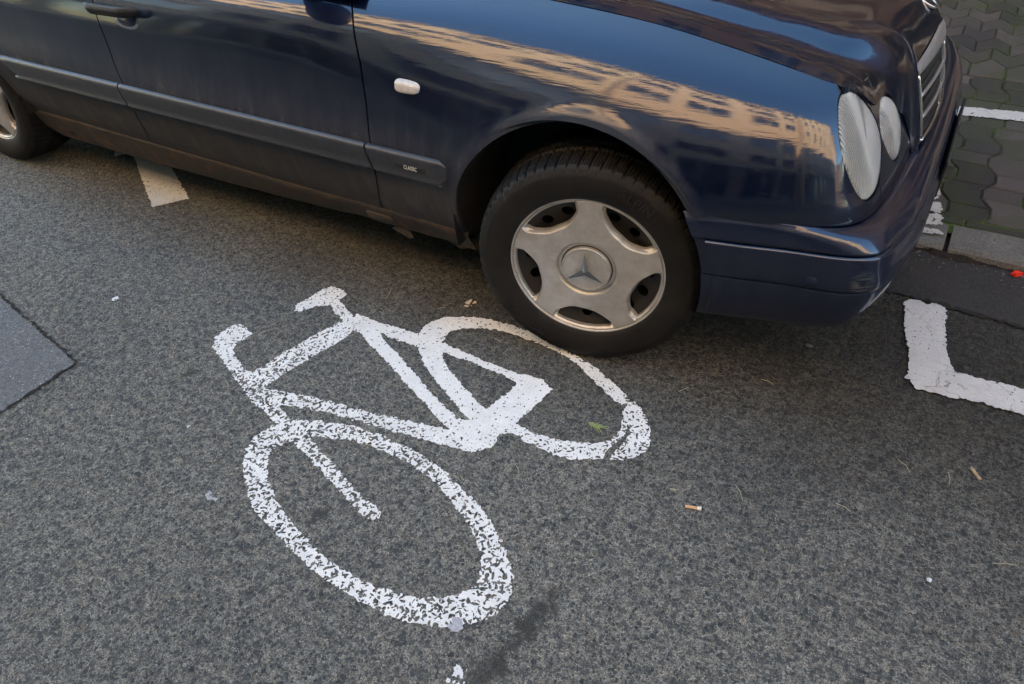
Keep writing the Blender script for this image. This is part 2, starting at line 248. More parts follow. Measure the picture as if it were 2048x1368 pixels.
for seg, wd in (((.205, -1.08, .245, -.90), .019), ((.245, -.90, .262, -.80), .012), ((.262, -.80, .278, -.705), .014), ((-1.03, -.60, -.99, -.55), .004), ((-.33, -.80, -.31, -.76), .008)):
    d = segdist(nt, p, *seg); d = mth(nt, 'ADD', d, mth(nt, 'MULTIPLY', mth(nt, 'SUBTRACT', n1, .5), .20))
    c = mixc(nt, ramp(nt, d, [(0, .9), (wd, .75), (wd*2.0, 0)]), c, mixc(nt, ramp(nt, noise(nt, p, 420, 4, .9), [(.45, 0), (.7, 1)]), (.012, .012, .012), (.16, .16, .15)))
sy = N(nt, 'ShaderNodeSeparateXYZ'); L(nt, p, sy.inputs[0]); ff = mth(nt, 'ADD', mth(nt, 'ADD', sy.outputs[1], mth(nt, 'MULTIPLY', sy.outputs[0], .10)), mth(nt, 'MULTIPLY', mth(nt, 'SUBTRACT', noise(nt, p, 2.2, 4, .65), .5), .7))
bay = N(nt, 'ShaderNodeMapRange', interpolation_type='SMOOTHSTEP'); bay.inputs[1].default_value = -.62; bay.inputs[2].default_value = .62; L(nt, ff, bay.inputs[0])   # daylight falloff towards the kerb painted into the colour, over a less worn bay
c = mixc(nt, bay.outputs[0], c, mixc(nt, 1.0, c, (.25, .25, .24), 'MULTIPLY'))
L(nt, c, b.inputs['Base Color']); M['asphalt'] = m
m, nt, b = mat('patch_asphalt'); p = geo(nt)
f = noise(nt, p, 150, 5, .8); c = mixc(nt, ramp(nt, f, [(.36, 0), (.64, 1)]), (.028, .030, .033), (.165, .168, .174)); c = mixc(nt, ramp(nt, noise(nt, p, 7, 4, .7), [(.45, 0), (.75, .5)]), c, (.06, .061, .063))
v = N(nt, 'ShaderNodeTexVoronoi'); v.inputs['Scale'].default_value = 190; L(nt, p, v.inputs['Vector']); s = N(nt, 'ShaderNodeSeparateColor'); L(nt, v.outputs['Color'], s.inputs[0])
g = mth(nt, 'MULTIPLY', mth(nt, 'GREATER_THAN', s.outputs[0], .95), mth(nt, 'LESS_THAN', v.outputs['Distance'], .3)); c = mixc(nt, g, c, (.5, .49, .46))
L(nt, c, b.inputs['Base Color']); b.inputs['Roughness'].default_value = .7; bump(nt, f, .5, .0012, b); M['patch'] = m
m, nt, b = mat('gutter_asphalt'); p = geo(nt); f = noise(nt, p, 180, 5, .75); g = noise(nt, p, 6, 4, .6)
c = mixc(nt, ramp(nt, f, [(.38, 0), (.62, 1)]), (.006, .006, .0063), (.036, .035, .035)); c = mixc(nt, ramp(nt, g, [(.45, 0), (.75, .5)]), c, (.036, .034, .032)); L(nt, c, b.inputs['Base Color'])
b.inputs['Roughness'].default_value = .75; bump(nt, f, .4, .001, b); M['gutter'] = m
def paintmat(name, col, spk, cracks=False):
    m, nt, b = mat(name); p = geo(nt); f = noise(nt, p, 300, 5, .85); g = noise(nt, p, 14, 6, .75)
    c = mixc(nt, ramp(nt, f, [(.36, 1), (.47, 0)]), col, tuple(x*spk for x in col)); c = mixc(nt, ramp(nt, g, [(.42, 0), (.72, .75)]), c, tuple(x*.74 for x in col))
    if cracks:
        mp = N(nt, 'ShaderNodeMapping'); mp.inputs['Scale'].default_value = (9, 42, 1); L(nt, p, mp.inputs[0])
        wv = noise(nt, mp.outputs[0], 2.2, 5, .75); c = mixc(nt, ramp(nt, wv, [(.34, .35), (.46, 0)]), c, (.30, .285, .28))
        ds = N(nt, 'ShaderNodeTexNoise'); ds.inputs['Scale'].default_value = 25; L(nt, p, ds.inputs['Vector'])
        sc = N(nt, 'ShaderNodeVectorMath', operation='SCALE'); L(nt, ds.outputs['Color'], sc.inputs[0]); sc.inputs[3].default_value = .05
        ad = N(nt, 'ShaderNodeVectorMath', operation='ADD'); L(nt, p, ad.inputs[0]); L(nt, sc.outputs[0], ad.inputs[1])
        v = N(nt, 'ShaderNodeTexVoronoi', feature='DISTANCE_TO_EDGE'); v.inputs['Scale'].default_value = 7.5; L(nt, ad.outputs[0], v.inputs['Vector'])
        ck = ramp(nt, v.outputs['Distance'], [(0, .8), (.006, .5), (.012, 0)]); ck = mth(nt, 'MULTIPLY', ck, ramp(nt, noise(nt, p, 9, 2), [(.5, 0), (.62, 1)]))
        c = mixc(nt, ck, c, (.10, .09, .085)); pk = ramp(nt, noise(nt, ad.outputs[0], 22, 2), [(.66, 0), (.70, .8)]); c = mixc(nt, mth(nt, 'MULTIPLY', pk, .7), c, (.42, .35, .31))
    L(nt, c, b.inputs['Base Color']); b.inputs['Roughness'].default_value = .6; bump(nt, f, .5, .0008, b); return m
M['paint'] = paintmat('road_paint', (.74, .745, .74), .55); M['paint_old'] = paintmat('old_road_paint', (.54, .55, .56), .45, True)
M['paint_worn'] = paintmat('worn_block_paint', (.50, .50, .49), .3, True)
m, nt, b = mat('kerb_granite'); p = geo(nt); f = noise(nt, p, 160, 5, .8); g = noise(nt, p, 14, 4, .6)
c = mixc(nt, ramp(nt, f, [(.3, 0), (.7, 1)]), (.03, .03, .029), (.21, .205, .195)); c = mixc(nt, ramp(nt, g, [(.4, 0), (.7, .6)]), c, (.07, .07, .062)); L(nt, c, b.inputs['Base Color'])
b.inputs['Roughness'].default_value = .85; bump(nt, f, .7, .002, b); M['kerb'] = m
m, nt, b = mat('concrete_pavers'); p = geo(nt); f = noise(nt, p, 210, 5, .8); g = noise(nt, p, 2.3, 3, .6); h = noise(nt, p, 9, 4, .7)
oi = N(nt, 'ShaderNodeAttribute', attribute_name='tone'); c0 = mixc(nt, oi.outputs['Fac'], (.022, .021, .021), (.074, .064, .061))
c = mixc(nt, 1.0, c0, mixc(nt, f, (.1, .1, .1), (1.9, 1.9, 1.9)), 'MULTIPLY')
gm = ramp(nt, mth(nt, 'ADD', mth(nt, 'MULTIPLY', g, .7), mth(nt, 'MULTIPLY', h, .45)), [(.50, 0), (.68, 1)])
c = mixc(nt, mth(nt, 'MULTIPLY', gm, .7), c, (.030, .040, .014)); L(nt, c, b.inputs['Base Color'])
b.inputs['Roughness'].default_value = .85; bump(nt, f, .6, .0018, b); M['paver'] = m
m, nt, b = mat('mossy_joint'); p = geo(nt); f = noise(nt, p, 60, 4, .7); g = noise(nt, p, 4.5, 3)
c = mixc(nt, f, (.006, .006, .005), (.030, .026, .020)); c = mixc(nt, ramp(nt, mth(nt, 'ADD', mth(nt, 'MULTIPLY', g, .8), mth(nt, 'MULTIPLY', f, .3)), [(.50, 0), (.64, 1)]), c, mixc(nt, f, (.014, .030, .003), (.070, .120, .012)))
L(nt, c, b.inputs['Base Color']); b.inputs['Roughness'].default_value = .95; bump(nt, f, .8, .006, b); M['joint'] = m
m, nt, b = mat('gutter_dirt'); p = geo(nt); f = noise(nt, p, 70, 5, .8); c = mixc(nt, ramp(nt, f, [(.35, 0), (.7, 1)]), (.004, .0035, .003), (.030, .017, .010)); L(nt, c, b.inputs['Base Color'])
b.inputs['Roughness'].default_value = .95; bump(nt, f, .8, .006, b); M['dirt'] = m
# ------------------------------------------------------------------ road, kerb, pavement
R = DATA
def sheet(name, pts, z, m, kind='structure', thick=0):
    v = [(x, y, z) for x, y in pts]; o = meshobj(name, v, [tuple(range(len(v)))], m, None, False)
    if o.data.polygons[0].normal.z < 0: o.data.flip_normals()
    if kind: o['kind'] = kind
    return o
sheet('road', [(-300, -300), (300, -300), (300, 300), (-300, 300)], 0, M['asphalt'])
pp = R['patch']; pp = [(-4.6, -.10-.0)] + [(-3.2, -.36)] + pp + [(-1.39, -2.2), (-4.6, -2.3)]
sheet('road_patch', pp, .003, M['patch'])
def strip(name, line, wd, z, m, seed=0, amp=.35):
    rs = np.random.RandomState(seed); P = np.array(line, float); out = []
    seg = np.linalg.norm(np.diff(P, axis=0), axis=1); s = np.concatenate([[0], np.cumsum(seg)]); t = np.arange(0, s[-1], .012)
    X = np.interp(t, s, P[:, 0]); Y = np.interp(t, s, P[:, 1]); tx = np.gradient(X); ty = np.gradient(Y); l = np.hypot(tx, ty); nx, ny = -ty/l, tx/l
    a = wd*(.5+amp*(rs.rand(len(t))-.5)*2); c_ = wd*(.5+amp*(rs.rand(len(t))-.5)*2)
    v = [(X[i]+nx[i]*a[i], Y[i]+ny[i]*a[i], z) for i in range(len(t))]+[(X[i]-nx[i]*c_[i], Y[i]-ny[i]*c_[i], z) for i in range(len(t))]
    n = len(t); f = [(i, i+n, i+n+1, i+1) for i in range(n-1)]; o = meshobj(name, v, f, m, None, False); o['kind'] = 'structure'; return o
crack = simple('crack_fill', (.014, .013, .012), .95, var=.3, vscale=120)
strip('patch_seam', [(-4.6, -.09), (-3.2, -.352), (-1.904, -.606), (-1.669, -.651), (-1.36, -.705), (-1.364, -.80), (-1.370, -.957), (-1.389, -2.195), (-4.6, -2.3)], .0065, .0052, crack, 3, .9)
KY = 1.06; KH = .04
gx = np.linspace(-12, 12, 200); gl = [(x, .745+.012*math.sin(x*1.7)+.008*mnoise.noise((x*4, 0, 0))-.02*(x-.9)) for x in gx]
sheet('gutter', gl+[(12, KY-.004), (-12, KY-.004)], .003, M['gutter'])
strip('gutter_seam', [(-3, gl[75][1])]+[g_ for g_ in gl if -3 < g_[0] < 4], .012, .0060, crack, 5, .8)
# kerb stones in one mesh with a rounded top edge
kb = MB(); xs = [-12.13+i*1.0 for i in range(26)]
for x0 in xs:
    x1 = x0+.985; j = random.uniform(-.004, .004); zt = KH+random.uniform(-.002, .002); pr = [(KY+j, -.05), (KY-.006+j, .012), (KY-.004+j, zt-.014), (KY+.006+j, zt-.004), (KY+.022+j, zt), (KY+.148, zt), (KY+.155, zt-.008), (KY+.155, -.05)]
    n = len(pr); ks = 10; v = []
    for k in range(ks+1):
        x = x0+(x1-x0)*k/ks; e = .012 if k in (0, ks) else 0
        for (y, z) in pr:
            v.append((x, y+(e*.6 if y < KY+.03 else 0)+.0025*mnoise.noise((x*9, y*9, 1)), z-(e*.5 if z > .02 else 0)+.0018*mnoise.noise((x*11, y*20, 5))))
    f = [(k*n+i, (k+1)*n+i, (k+1)*n+(i+1) % n, k*n+(i+1) % n) for k in range(ks) for i in range(n)]+[tuple(range(n)), tuple(ks*n+i for i in reversed(range(n)))]
    kb.add(v, f)
o = kb.build('kerb', M['kerb']); o['kind'] = 'structure'
# dirt that collects at the foot of the kerb
dm = MB(); t = np.linspace(-6, 4, 600); a = [max(.004, .012+.040*max(0, mnoise.noise((x*5, 2, 0)))+.012*mnoise.noise((x*40, 2, 0))) for x in t]
v = [(x, KY-w_, .0042) for x, w_ in zip(t, a)]+[(x, KY-.003, .016+.006*mnoise.noise((x*20, 0, 3))) for x in t]; n = len(t)
dm.add(v, [(i, i+1, i+1+n, i+n) for i in range(n-1)]); o = dm.build('gutter_dirt', M['dirt']); o['kind'] = 'structure'
PZ = KH-.004
# pavement: a mossy bed and concrete blocks with real joints
sheet('pavement_bed', [(-40, KY+.10), (40, KY+.10), (40, 5.5), (-40, 5.5)], PZ-.006, M['joint'])
pv, pf, tone = [], [], []
def block(poly, z=PZ, gap=.0035):
    P = np.array(poly); n = len(P)
    if ((P[:, 0]*np.roll(P[:, 1], -1)-np.roll(P[:, 0], -1)*P[:, 1]).sum()) < 0: P = P[::-1]
    def off(d):
        out = []
        for i in range(n):
            e1 = P[i]-P[i-1]; e2 = P[(i+1) % n]-P[i]; n1 = np.array([-e1[1], e1[0]])/np.linalg.norm(e1); n2 = np.array([-e2[1], e2[0]])/np.linalg.norm(e2)
            b_ = n1+n2; b_ /= max(.5, np.dot(b_, n1)) ; out.append(P[i]+b_*d)
        return np.array(out)
    jz = random.uniform(-.0018, .0018); tx, ty = random.uniform(-.006, .006), random.uniform(-.006, .006); c = P.mean(0)
    base = len(pv)
    for d, dz in ((gap, -.03), (gap+.0005, -.004), (gap+.004, 0)):
        for q in off(d): pv.append((q[0], q[1], z+dz+jz+(q[0]-c[0])*tx+(q[1]-c[1])*ty))
    for r in range(2):
        for i in range(n): pf.append((base+r*n+i, base+r*n+(i+1) % n, base+(r+1)*n+(i+1) % n, base+(r+1)*n+i))
    pf.append(tuple(base+2*n+i for i in range(n))); tn = random.random(); tone.extend([tn]*(3*n))
def wav(y, k):      # waisted column edge
    t = ((y-1.275+.138*(k % 2)*0) % .276)/.276; tab = [0, .018, .018, -.018, -.018, 0]; ts_ = [0, .12, .38, .62, .88, 1.0]
    return float(np.interp(t, ts_, tab))
CW = .135; y0 = KY+.165+.045
cols = range(-45, 45); knots = [0, .12, .38, .62, .88]
yy = [1.275+.276*i for i in range(5)]
for k in cols:
    xa = .818+k*CW
    for i in range(5):
        for (a_, b_) in (((0, .62), (.62, 1.0)) if (k+i) % 2 else ((0, .38), (.38, 1.0))):
            ya, yb = yy[i]+.276*a_, yy[i]+.276*b_
            ks_ = [ya]+[yy[i]+.276*q for q in knots+[1] if a_+1e-3 < q < b_-1e-3]+[yb]
            poly = [(xa+wav(q, k), q) for q in ks_]+[(xa+CW+wav(q, k+1), q) for q in ks_[::-1]]
            block(poly)
for k in range(-60, 60): block([(.70+k*.2, KY+.162), (.90+k*.2, KY+.162), (.90+k*.2, KY+.208), (.70+k*.2, KY+.208)])
def zig(x): return float(np.interp((x % .156)/.156, [0, .12, .5, .62, 1], [0, .0, .085, .085, 0]))
for r in range(17):
    for k in range(-39, 39):
        x0 = k*.156+(.078 if r % 2 else 0); x1 = x0+.156; yb = 2.665+r*.165; ks_ = [x0, x0+.0187, x0+.078, x0+.0967, x1]
        lo_ = [(q, yb+(zig(q) if r else 0)) for q in ks_]; hi_ = [(q, yb+.165+zig(q)) for q in ks_[::-1]]; block(lo_+hi_)
o = meshobj('pavement', pv, pf, M['paver'], None, False); o['kind'] = 'structure'
at = o.data.attributes.new('tone', 'FLOAT', 'POINT'); at.data.foreach_set('value', np.array(tone, 'f'))
far = MB(); far.box(-40, -6.1, KY+.158, 5.5, -.02, PZ-.001); far.box(6.1, 40, KY+.158, 5.5, -.02, PZ-.001); o = far.build('pavement_far', M['paver']); o['kind'] = 'structure'
far = MB(); far.box(-40, -12.15, KY, KY+.15, -.02, KH); far.box(13.9, 40, KY, KY+.15, -.02, KH); far.box(-40, 40, -8.2, -6.2, -.02, .12); o = far.build('opposite_kerb', M['kerb']); o['kind'] = 'structure'

# ------------------------------------------------------------------ road markings: worn paint as real thin sheets
def sdf_poly(X, Y, poly):
    P = np.array(poly); d = np.full(X.shape, 1e9); ins = np.zeros(X.shape, bool)
    for i in range(len(P)):
        a, b_ = P[i-1], P[i]; ex, ey = b_-a; l2 = ex*ex+ey*ey+1e-12
        t = np.clip(((X-a[0])*ex+(Y-a[1])*ey)/l2, 0, 1); d = np.minimum(d, (X-a[0]-t*ex)**2+(Y-a[1]-t*ey)**2)
        c_ = ((a[1] > Y) != (b_[1] > Y)); xx = a[0]+(Y-a[1])/(ey if abs(ey) > 1e-9 else 1e-9)*ex; ins ^= c_ & (X < xx)
    return np.where(ins, 1, -1)*np.sqrt(d)
def vnoise(X, Y, cell, seed):
    rs = np.random.RandomState(seed); T = rs.rand(256, 256)*2-1; u, v = X/cell+500, Y/cell+500; i, j = np.floor(u).astype(int), np.floor(v).astype(int); fu, fv = u-i, v-j
    fu = fu*fu*(3-2*fu); fv = fv*fv*(3-2*fv); g = lambda a, b_: T[a % 256, b_ % 256]
    return (g(i, j)*(1-fu)+g(i+1, j)*fu)*(1-fv)+(g(i, j+1)*(1-fu)+g(i+1, j+1)*fu)*fv
def stonefield(X, Y, cell, seed, rmin, rmax, wear, pw=2.0):
    """> 0 where paint stays, < 0 on the stones whose paint has gone"""
    rs = np.random.RandomState(seed); T = rs.rand(5, 211, 211); i, j = np.floor(X/cell).astype(int), np.floor(Y/cell).astype(int); best = np.full(X.shape, 1e9)
    for a in (-1, 0, 1):
        for b_ in (-1, 0, 1):
            ii, jj = i+a, j+b_; g = [T[k][ii % 211, jj % 211] for k in range(5)]
            dx = X-(ii+g[0])*cell; dy = Y-(jj+g[1])*cell; an = g[2]*math.pi; ca, sa = np.cos(an), np.sin(an)
            px, py = dx*ca+dy*sa, -dx*sa+dy*ca; as_ = 1+1.3*g[4]; q = np.maximum(np.abs(px)/as_*1.0+np.abs(py)*.35, np.abs(py)*as_**.5+np.abs(px)*.25)
            r = rmin+(rmax-rmin)*g[3]**pw; best = np.minimum(best, q-r*wear)
    return best
def paint(name, polys, holes, wearfn, m, label, cat, z=.0022, res=.0024, jag=.0035, group=None):
    A = np.concatenate([np.array(q) for q in polys]); x0, y0 = A.min(0)-.01; x1, y1 = A.max(0)+.01
    gx = np.arange(x0, x1, res); gy = np.arange(y0, y1, res); X, Y = np.meshgrid(gx, gy, indexing='ij')
    d = np.full(X.shape, -1e9)
    for q in polys: d = np.maximum(d, sdf_poly(X, Y, q))
    for q in holes: d = np.minimum(d, -sdf_poly(X, Y, q)) if q is not None else d
    wv = wearfn(X, Y)
    e = d+jag*vnoise(X, Y, .006, 1)+jag*.9*vnoise(X, Y, .013, 2)+.001
    s1 = stonefield(X, Y, .0115, 5, .0003, .0062, wv); s2 = stonefield(X, Y, .0065, 6, -.001, .0028, wv, 3.0)
    f = np.minimum(np.minimum(e, s1), s2); Zz = np.full(X.shape, z)
    v, fc = grid_mesh(np.stack([X, Y, Zz], -1), [f])
    o = meshobj(name, v, fc, m, None, False); tag(o, label, cat, group); return o
ALLB = R['bp']
def wear_bike(X, Y):
    w0 = .50+.22*vnoise(X, Y, .16, 9)
    for cx, cy, s, a in ((-.06, -.80, .16, .65), (-.40, -.62, .17, .75), (.15, -.68, .16, .75), (-.80, -.52, .10, .55), (-.75, -.35, .13, .45), (-.50, -.66, .15, .5), (.20, -.26, .12, .35), (-.42, -.58, .1, .3)):
        w0 = w0+a*np.exp(-((X-cx)**2+(Y-cy)**2)/(2*s*s))
    for cx, cy, s in ((-.25, -.35, .16), (-.55, -.22, .12), (-.5, -.45, .08), (-.1, -.15, .12)): w0 = w0-.35*np.exp(-((X-cx)**2+(Y-cy)**2)/(2*s*s))
    return np.clip(w0, .12, 1.05)
# the big front wheel ring needs its hole cut before the rest is joined to it
def bike():
    polys = ALLB; A = np.array(R['fwo']+sum(polys, [])); res = .0018
    gx = np.arange(A[:, 0].min()-.01, A[:, 0].max()+.01, res); gy = np.arange(A[:, 1].min()-.01, A[:, 1].max()+.01, res); X, Y = np.meshgrid(gx, gy, indexing='ij')
    def sm(P, n): P = np.array(P+[P[0]]); return spline(P, n).tolist()[:-1]
    d = np.minimum(sdf_poly(X, Y, sm(R['fwo'], 90)), -sdf_poly(X, Y, sm(R['fwi'], 80)))
    for q in polys: d = np.maximum(d, sdf_poly(X, Y, q))
    w_ = wear_bike(X, Y); e = d+.0034*vnoise(X, Y, .006, 1)+.0030*vnoise(X, Y, .012, 2)+.0032
    f = np.minimum(np.minimum(e, stonefield(X, Y, .0102, 5, .0002, .0054, w_)), np.minimum(stonefield(X, Y, .0068, 6, -.001, .0034, w_, 2.0), stonefield(X, Y, .0115, 8, -.001, .0040, .65+.5*w_, 2.0)))
    v, fc = grid_mesh(np.stack([X, Y, np.full(X.shape, .0022)], -1), [f]); o = meshobj('bicycle_marking', v, fc, M['paint'], None, False)
    tag(o, 'worn and chipped white bicycle symbol painted on the asphalt by the front wheel', 'road marking')
bike()
Lp = R['L']+[[1.45, .470], [2.2, .468], [3.6, .470], [3.6, .356], [2.2, .354], [1.45, .352]]+R['L2']
paint('parking_line', [Lp], [], lambda X, Y: .30+.25*vnoise(X, Y, .09, 4), M['paint_old'], 'thick cracked white L-shaped bay corner line in front of the bumper', 'parking line', z=.0075, res=.0032, jag=.004)
s0 = R['stub']; sp = [[-2.95, .676], s0[0], s0[1], s0[2], s0[3], [-2.86, .80]]
paint('parking_line', [sp], [], lambda X, Y: .45+.25*vnoise(X, Y, .08, 4), M['paint_old'], 'short white line slanting out from under the car sill near the rear wheel', 'parking line', z=.0024, res=.004, jag=.003)
paint('parking_line', [R['stub2']+[[-2.60, .46]]], [], lambda X, Y: .5+.2*vnoise(X, Y, .08, 4), M['paint_old'], 'small white scrap of line peeking out under the sill, left of the slanting white line', 'parking line', z=.0024, res=.003, jag=.002)
for k, q in enumerate(R['pv']):
    lab = ['flaking white paint patch on the pavement blocks, third from the kerb edge', 'flaking cracked white paint patch on the pavement, just behind the kerb stone', 'thin white paint fragment on the top of the kerb stone', 'narrow white paint patch half hidden behind the bumper, farthest from the kerb'][k]
    paint('paint_patch', [q], [], lambda X, Y: .55+.3*vnoise(X, Y, .05, 4), M['paint_worn'], lab, 'paint patch', z=(PZ+.0045 if k != 2 else KH+.0045), res=.003, jag=.006, group='worn paint patches of the bay line on the pavement')
paint('pavement_line', [[(-5, 2.06), (.6, 2.155), (.8, 2.162), (1.05, 2.205), (1.6, 2.25), (4, 2.4), (4, 2.505), (1.6, 2.355), (1.05, 2.305), (.8, 2.258), (.6, 2.245), (-5, 2.15)]], [], lambda X, Y: .5+.3*vnoise(X, Y, .08, 4), M['paint_worn'], 'long white line painted across the mossy pavement blocks beyond the bumper', 'painted line', z=PZ+.0045, res=.008, jag=.006)
AC = (-.045, .345, .369); AR = (-2.87, .335, .362)
# ------------------------------------------------------------------ materials: car
def carpaint(name, dirt=1.0, base=(.0010, .0062, .030), front=.16):
    m, nt, b = mat(name); p = geo(nt); s = N(nt, 'ShaderNodeSeparateXYZ'); L(nt, p, s.inputs[0]); z = s.outputs[2]
    mp = N(nt, 'ShaderNodeMapping'); mp.inputs['Scale'].default_value = (30, 30, 2.2); mp.inputs['Rotation'].default_value = (0, .10, 0); L(nt, p, mp.inputs[0]); streak = noise(nt, mp.outputs[0], 1.0, 5, .65)
    big = noise(nt, p, 3.0, 4, .6); fine = noise(nt, p, 900, 2, .6); mid = noise(nt, p, 40, 5, .75)
    h = N(nt, 'ShaderNodeMapRange', interpolation_type='SMOOTHSTEP'); h.inputs[1].default_value = .80; h.inputs[2].default_value = .34; L(nt, mth(nt, 'ADD', z, mth(nt, 'MULTIPLY', mth(nt, 'SUBTRACT', big, .5), .22)), h.inputs[0])
    d = mth(nt, 'MULTIPLY', h.outputs[0], mth(nt, 'ADD', .62, mth(nt, 'MULTIPLY', streak, .55))); fr = N(nt, 'ShaderNodeMapRange', interpolation_type='SMOOTHSTEP'); fr.inputs[1].default_value = -.25; fr.inputs[2].default_value = .30; fr.inputs[3].default_value = 1; fr.inputs[4].default_value = front; L(nt, s.outputs[0], fr.inputs[0])
    d = mth(nt, 'MULTIPLY', mth(nt, 'MULTIPLY', d, .90*dirt), fr.outputs[0], clamp=True)
    d = mth(nt, 'ADD', d, mth(nt, 'MULTIPLY', ramp(nt, mid, [(.62, 0), (.8, .10)]), mth(nt, 'MULTIPLY', h.outputs[0], fr.outputs[0])), clamp=True)
    dx = mth(nt, 'SUBTRACT', s.outputs[0], AC[0]); dz_ = mth(nt, 'SUBTRACT', z, AC[1]); ra = mth(nt, 'SQRT', mth(nt, 'ADD', mth(nt, 'MULTIPLY', dx, dx), mth(nt, 'MULTIPLY', dz_, dz_)))
    ra = mth(nt, 'ADD', ra, mth(nt, 'MULTIPLY', mth(nt, 'SUBTRACT', mid, .5), .05)); ar = ramp(nt, ra, [(AC[2], .50*dirt), (AC[2]+.016, .32*dirt), (AC[2]+.04, 0)])
    rear = mth(nt, 'LESS_THAN', s.outputs[0], .30); ar = mth(nt, 'MULTIPLY', mth(nt, 'MULTIPLY', ar, rear), mth(nt, 'GREATER_THAN', ra, AC[2]-.05)); d = mth(nt, 'MAXIMUM', d, ar)
    dust = mixc(nt, mth(nt, 'ADD', mth(nt, 'MULTIPLY', mid, .35), mth(nt, 'MULTIPLY', ramp(nt, streak, [(.38, 0), (.68, 1)]), .65)), (.007, .008, .010), (.062, .058, .052))
    low = N(nt, 'ShaderNodeMapRange'); low.inputs[1].default_value = .36; low.inputs[2].default_value = .20; L(nt, z, low.inputs[0])
    dust = mixc(nt, mth(nt, 'MULTIPLY', low.outputs[0], .6), dust, (.075, .052, .036))
    L(nt, mixc(nt, d, base, dust), b.inputs['Base Color'])
    rs = ramp(nt, d, [(0, .34), (.35, .5), (.8, .75)]); L(nt, rs, b.inputs['Roughness']); L(nt, ramp(nt, d, [(0, .75), (.45, 0)]), b.inputs['Metallic'])
    b.inputs['Specular IOR Level'].default_value = .45
    L(nt, ramp(nt, d, [(0, 1.0), (.28, .75), (.60, .12)]), b.inputs['Coat Weight']); b.inputs['Coat IOR'].default_value = 1.62
    L(nt, ramp(nt, d, [(0, .045), (.2, .09), (.5, .28)]), b.inputs['Coat Roughness']); b.inputs['Coat Tint'].default_value = (.86, .92, 1, 1)
    mq = N(nt, 'ShaderNodeMapping'); mq.inputs['Scale'].default_value = (5, 30, 85); L(nt, p, mq.inputs[0])     # the metal is not perfectly even: reflections break into streaks
    wv = noise(nt, mq.outputs[0], 1.0, 3, .6); hh = mth(nt, 'ADD', mth(nt, 'MULTIPLY', wv, 1.0), mth(nt, 'MULTIPLY', fine, .05))
    n = nt.nodes.new('ShaderNodeBump'); n.inputs['Strength'].default_value = .30; n.inputs['Distance'].default_value = .0008; L(nt, hh, n.inputs['Height']); L(nt, n.outputs[0], b.inputs['Normal']); L(nt, n.outputs[0], b.inputs['Coat Normal'])
    return m
M['body'] = carpaint('navy_paint', 1.0); M['hoodp'] = carpaint('navy_paint_clean', .2); M['bump'] = carpaint('bumper_paint', .42, (.0022, .0095, .040), .55)
def scratched(base):
    m = base.copy(); m.name = 'scuffed_bumper_paint'; nt = m.node_tree; b = nt.nodes['Principled BSDF']; p = geo(nt)
    mp = N(nt, 'ShaderNodeMapping'); mp.inputs['Rotation'].default_value = (0, .12, -.9); mp.inputs['Scale'].default_value = (9, 60, 420); L(nt, p, mp.inputs[0]); f = noise(nt, mp.outputs[0], 1, 3, .6)
    vm = N(nt, 'ShaderNodeVectorMath', operation='DISTANCE'); L(nt, p, vm.inputs[0]); vm.inputs[1].default_value = (.660, .125, .432)
    rr = ramp(nt, vm.outputs['Value'], [(.006, .0), (.012, 1), (.024, .9), (.034, 0)]); f = mth(nt, 'MULTIPLY', rr, ramp(nt, f, [(.48, 0), (.56, 1)]))
    fine2 = N(nt, 'ShaderNodeMapping'); fine2.inputs['Scale'].default_value = (6, 6, 300); L(nt, p, fine2.inputs[0]); g = ramp(nt, noise(nt, fine2.outputs[0], 1, 2, .5), [(.66, 0), (.70, .30)])
    zc = N(nt, 'ShaderNodeSeparateXYZ'); L(nt, p, zc.inputs[0]); g = mth(nt, 'MULTIPLY', g, ramp(nt, zc.outputs[2], [(.36, 0), (.40, 1), (.47, .8), (.49, 0)]))
    f = mth(nt, 'MAXIMUM', f, mth(nt, 'MULTIPLY', g, ramp(nt, noise(nt, p, 8, 2), [(.5, 0), (.65, 1)])))
    old = b.inputs['Base Color'].links[0].from_socket; L(nt, mixc(nt, f, old, (.10, .11, .115)), b.inputs['Base Color'])
    cw = b.inputs['Coat Weight'].links[0].from_socket; L(nt, mth(nt, 'MULTIPLY', cw, mth(nt, 'SUBTRACT', 1, f)), b.inputs['Coat Weight']); return m
M['bumpS'] = scratched(M['bump'])
m, nt, b = mat('dark_trim'); p = geo(nt); f = noise(nt, p, 60, 4, .6); s = N(nt, 'ShaderNodeSeparateXYZ'); L(nt, p, s.inputs[0])
L(nt, mixc(nt, ramp(nt, f, [(.35, 0), (.75, 1)]), (.017, .021, .031), (.034, .037, .045)), b.inputs['Base Color']); b.inputs['Roughness'].default_value = .42; b.inputs['Coat Weight'].default_value = .25; b.inputs['Coat Roughness'].default_value = .3
bump(nt, noise(nt, p, 500, 2), .15, .0004, b); M['trim'] = m
m, nt, b = mat('sill_dirt'); p = geo(nt); f = noise(nt, p, 22, 5, .7); g = noise(nt, p, 130, 3, .7)
c = mixc(nt, ramp(nt, f, [(.35, 0), (.7, 1)]), (.009, .0088, .009), (.036, .028, .021)); c = mixc(nt, ramp(nt, noise(nt, p, 14, 4, .7), [(.54, 0), (.66, .8)]), c, (.095, .036, .013)); c = mixc(nt, mth(nt, 'MULTIPLY', ramp(nt, g, [(.4, 0), (.7, 1)]), .5), c, (.065, .055, .045))
L(nt, c, b.inputs['Base Color']); b.inputs['Roughness'].default_value = .8; bump(nt, g, .5, .001, b); M['sill'] = m
M['black'] = simple('black_plastic', (.012, .012, .013), .6); M['liner'] = simple('wheel_arch_liner', (.010, .010, .010), .8, var=.3, bmp=.002); M['gap'] = simple('gap_black', (.004, .004, .004), .9)
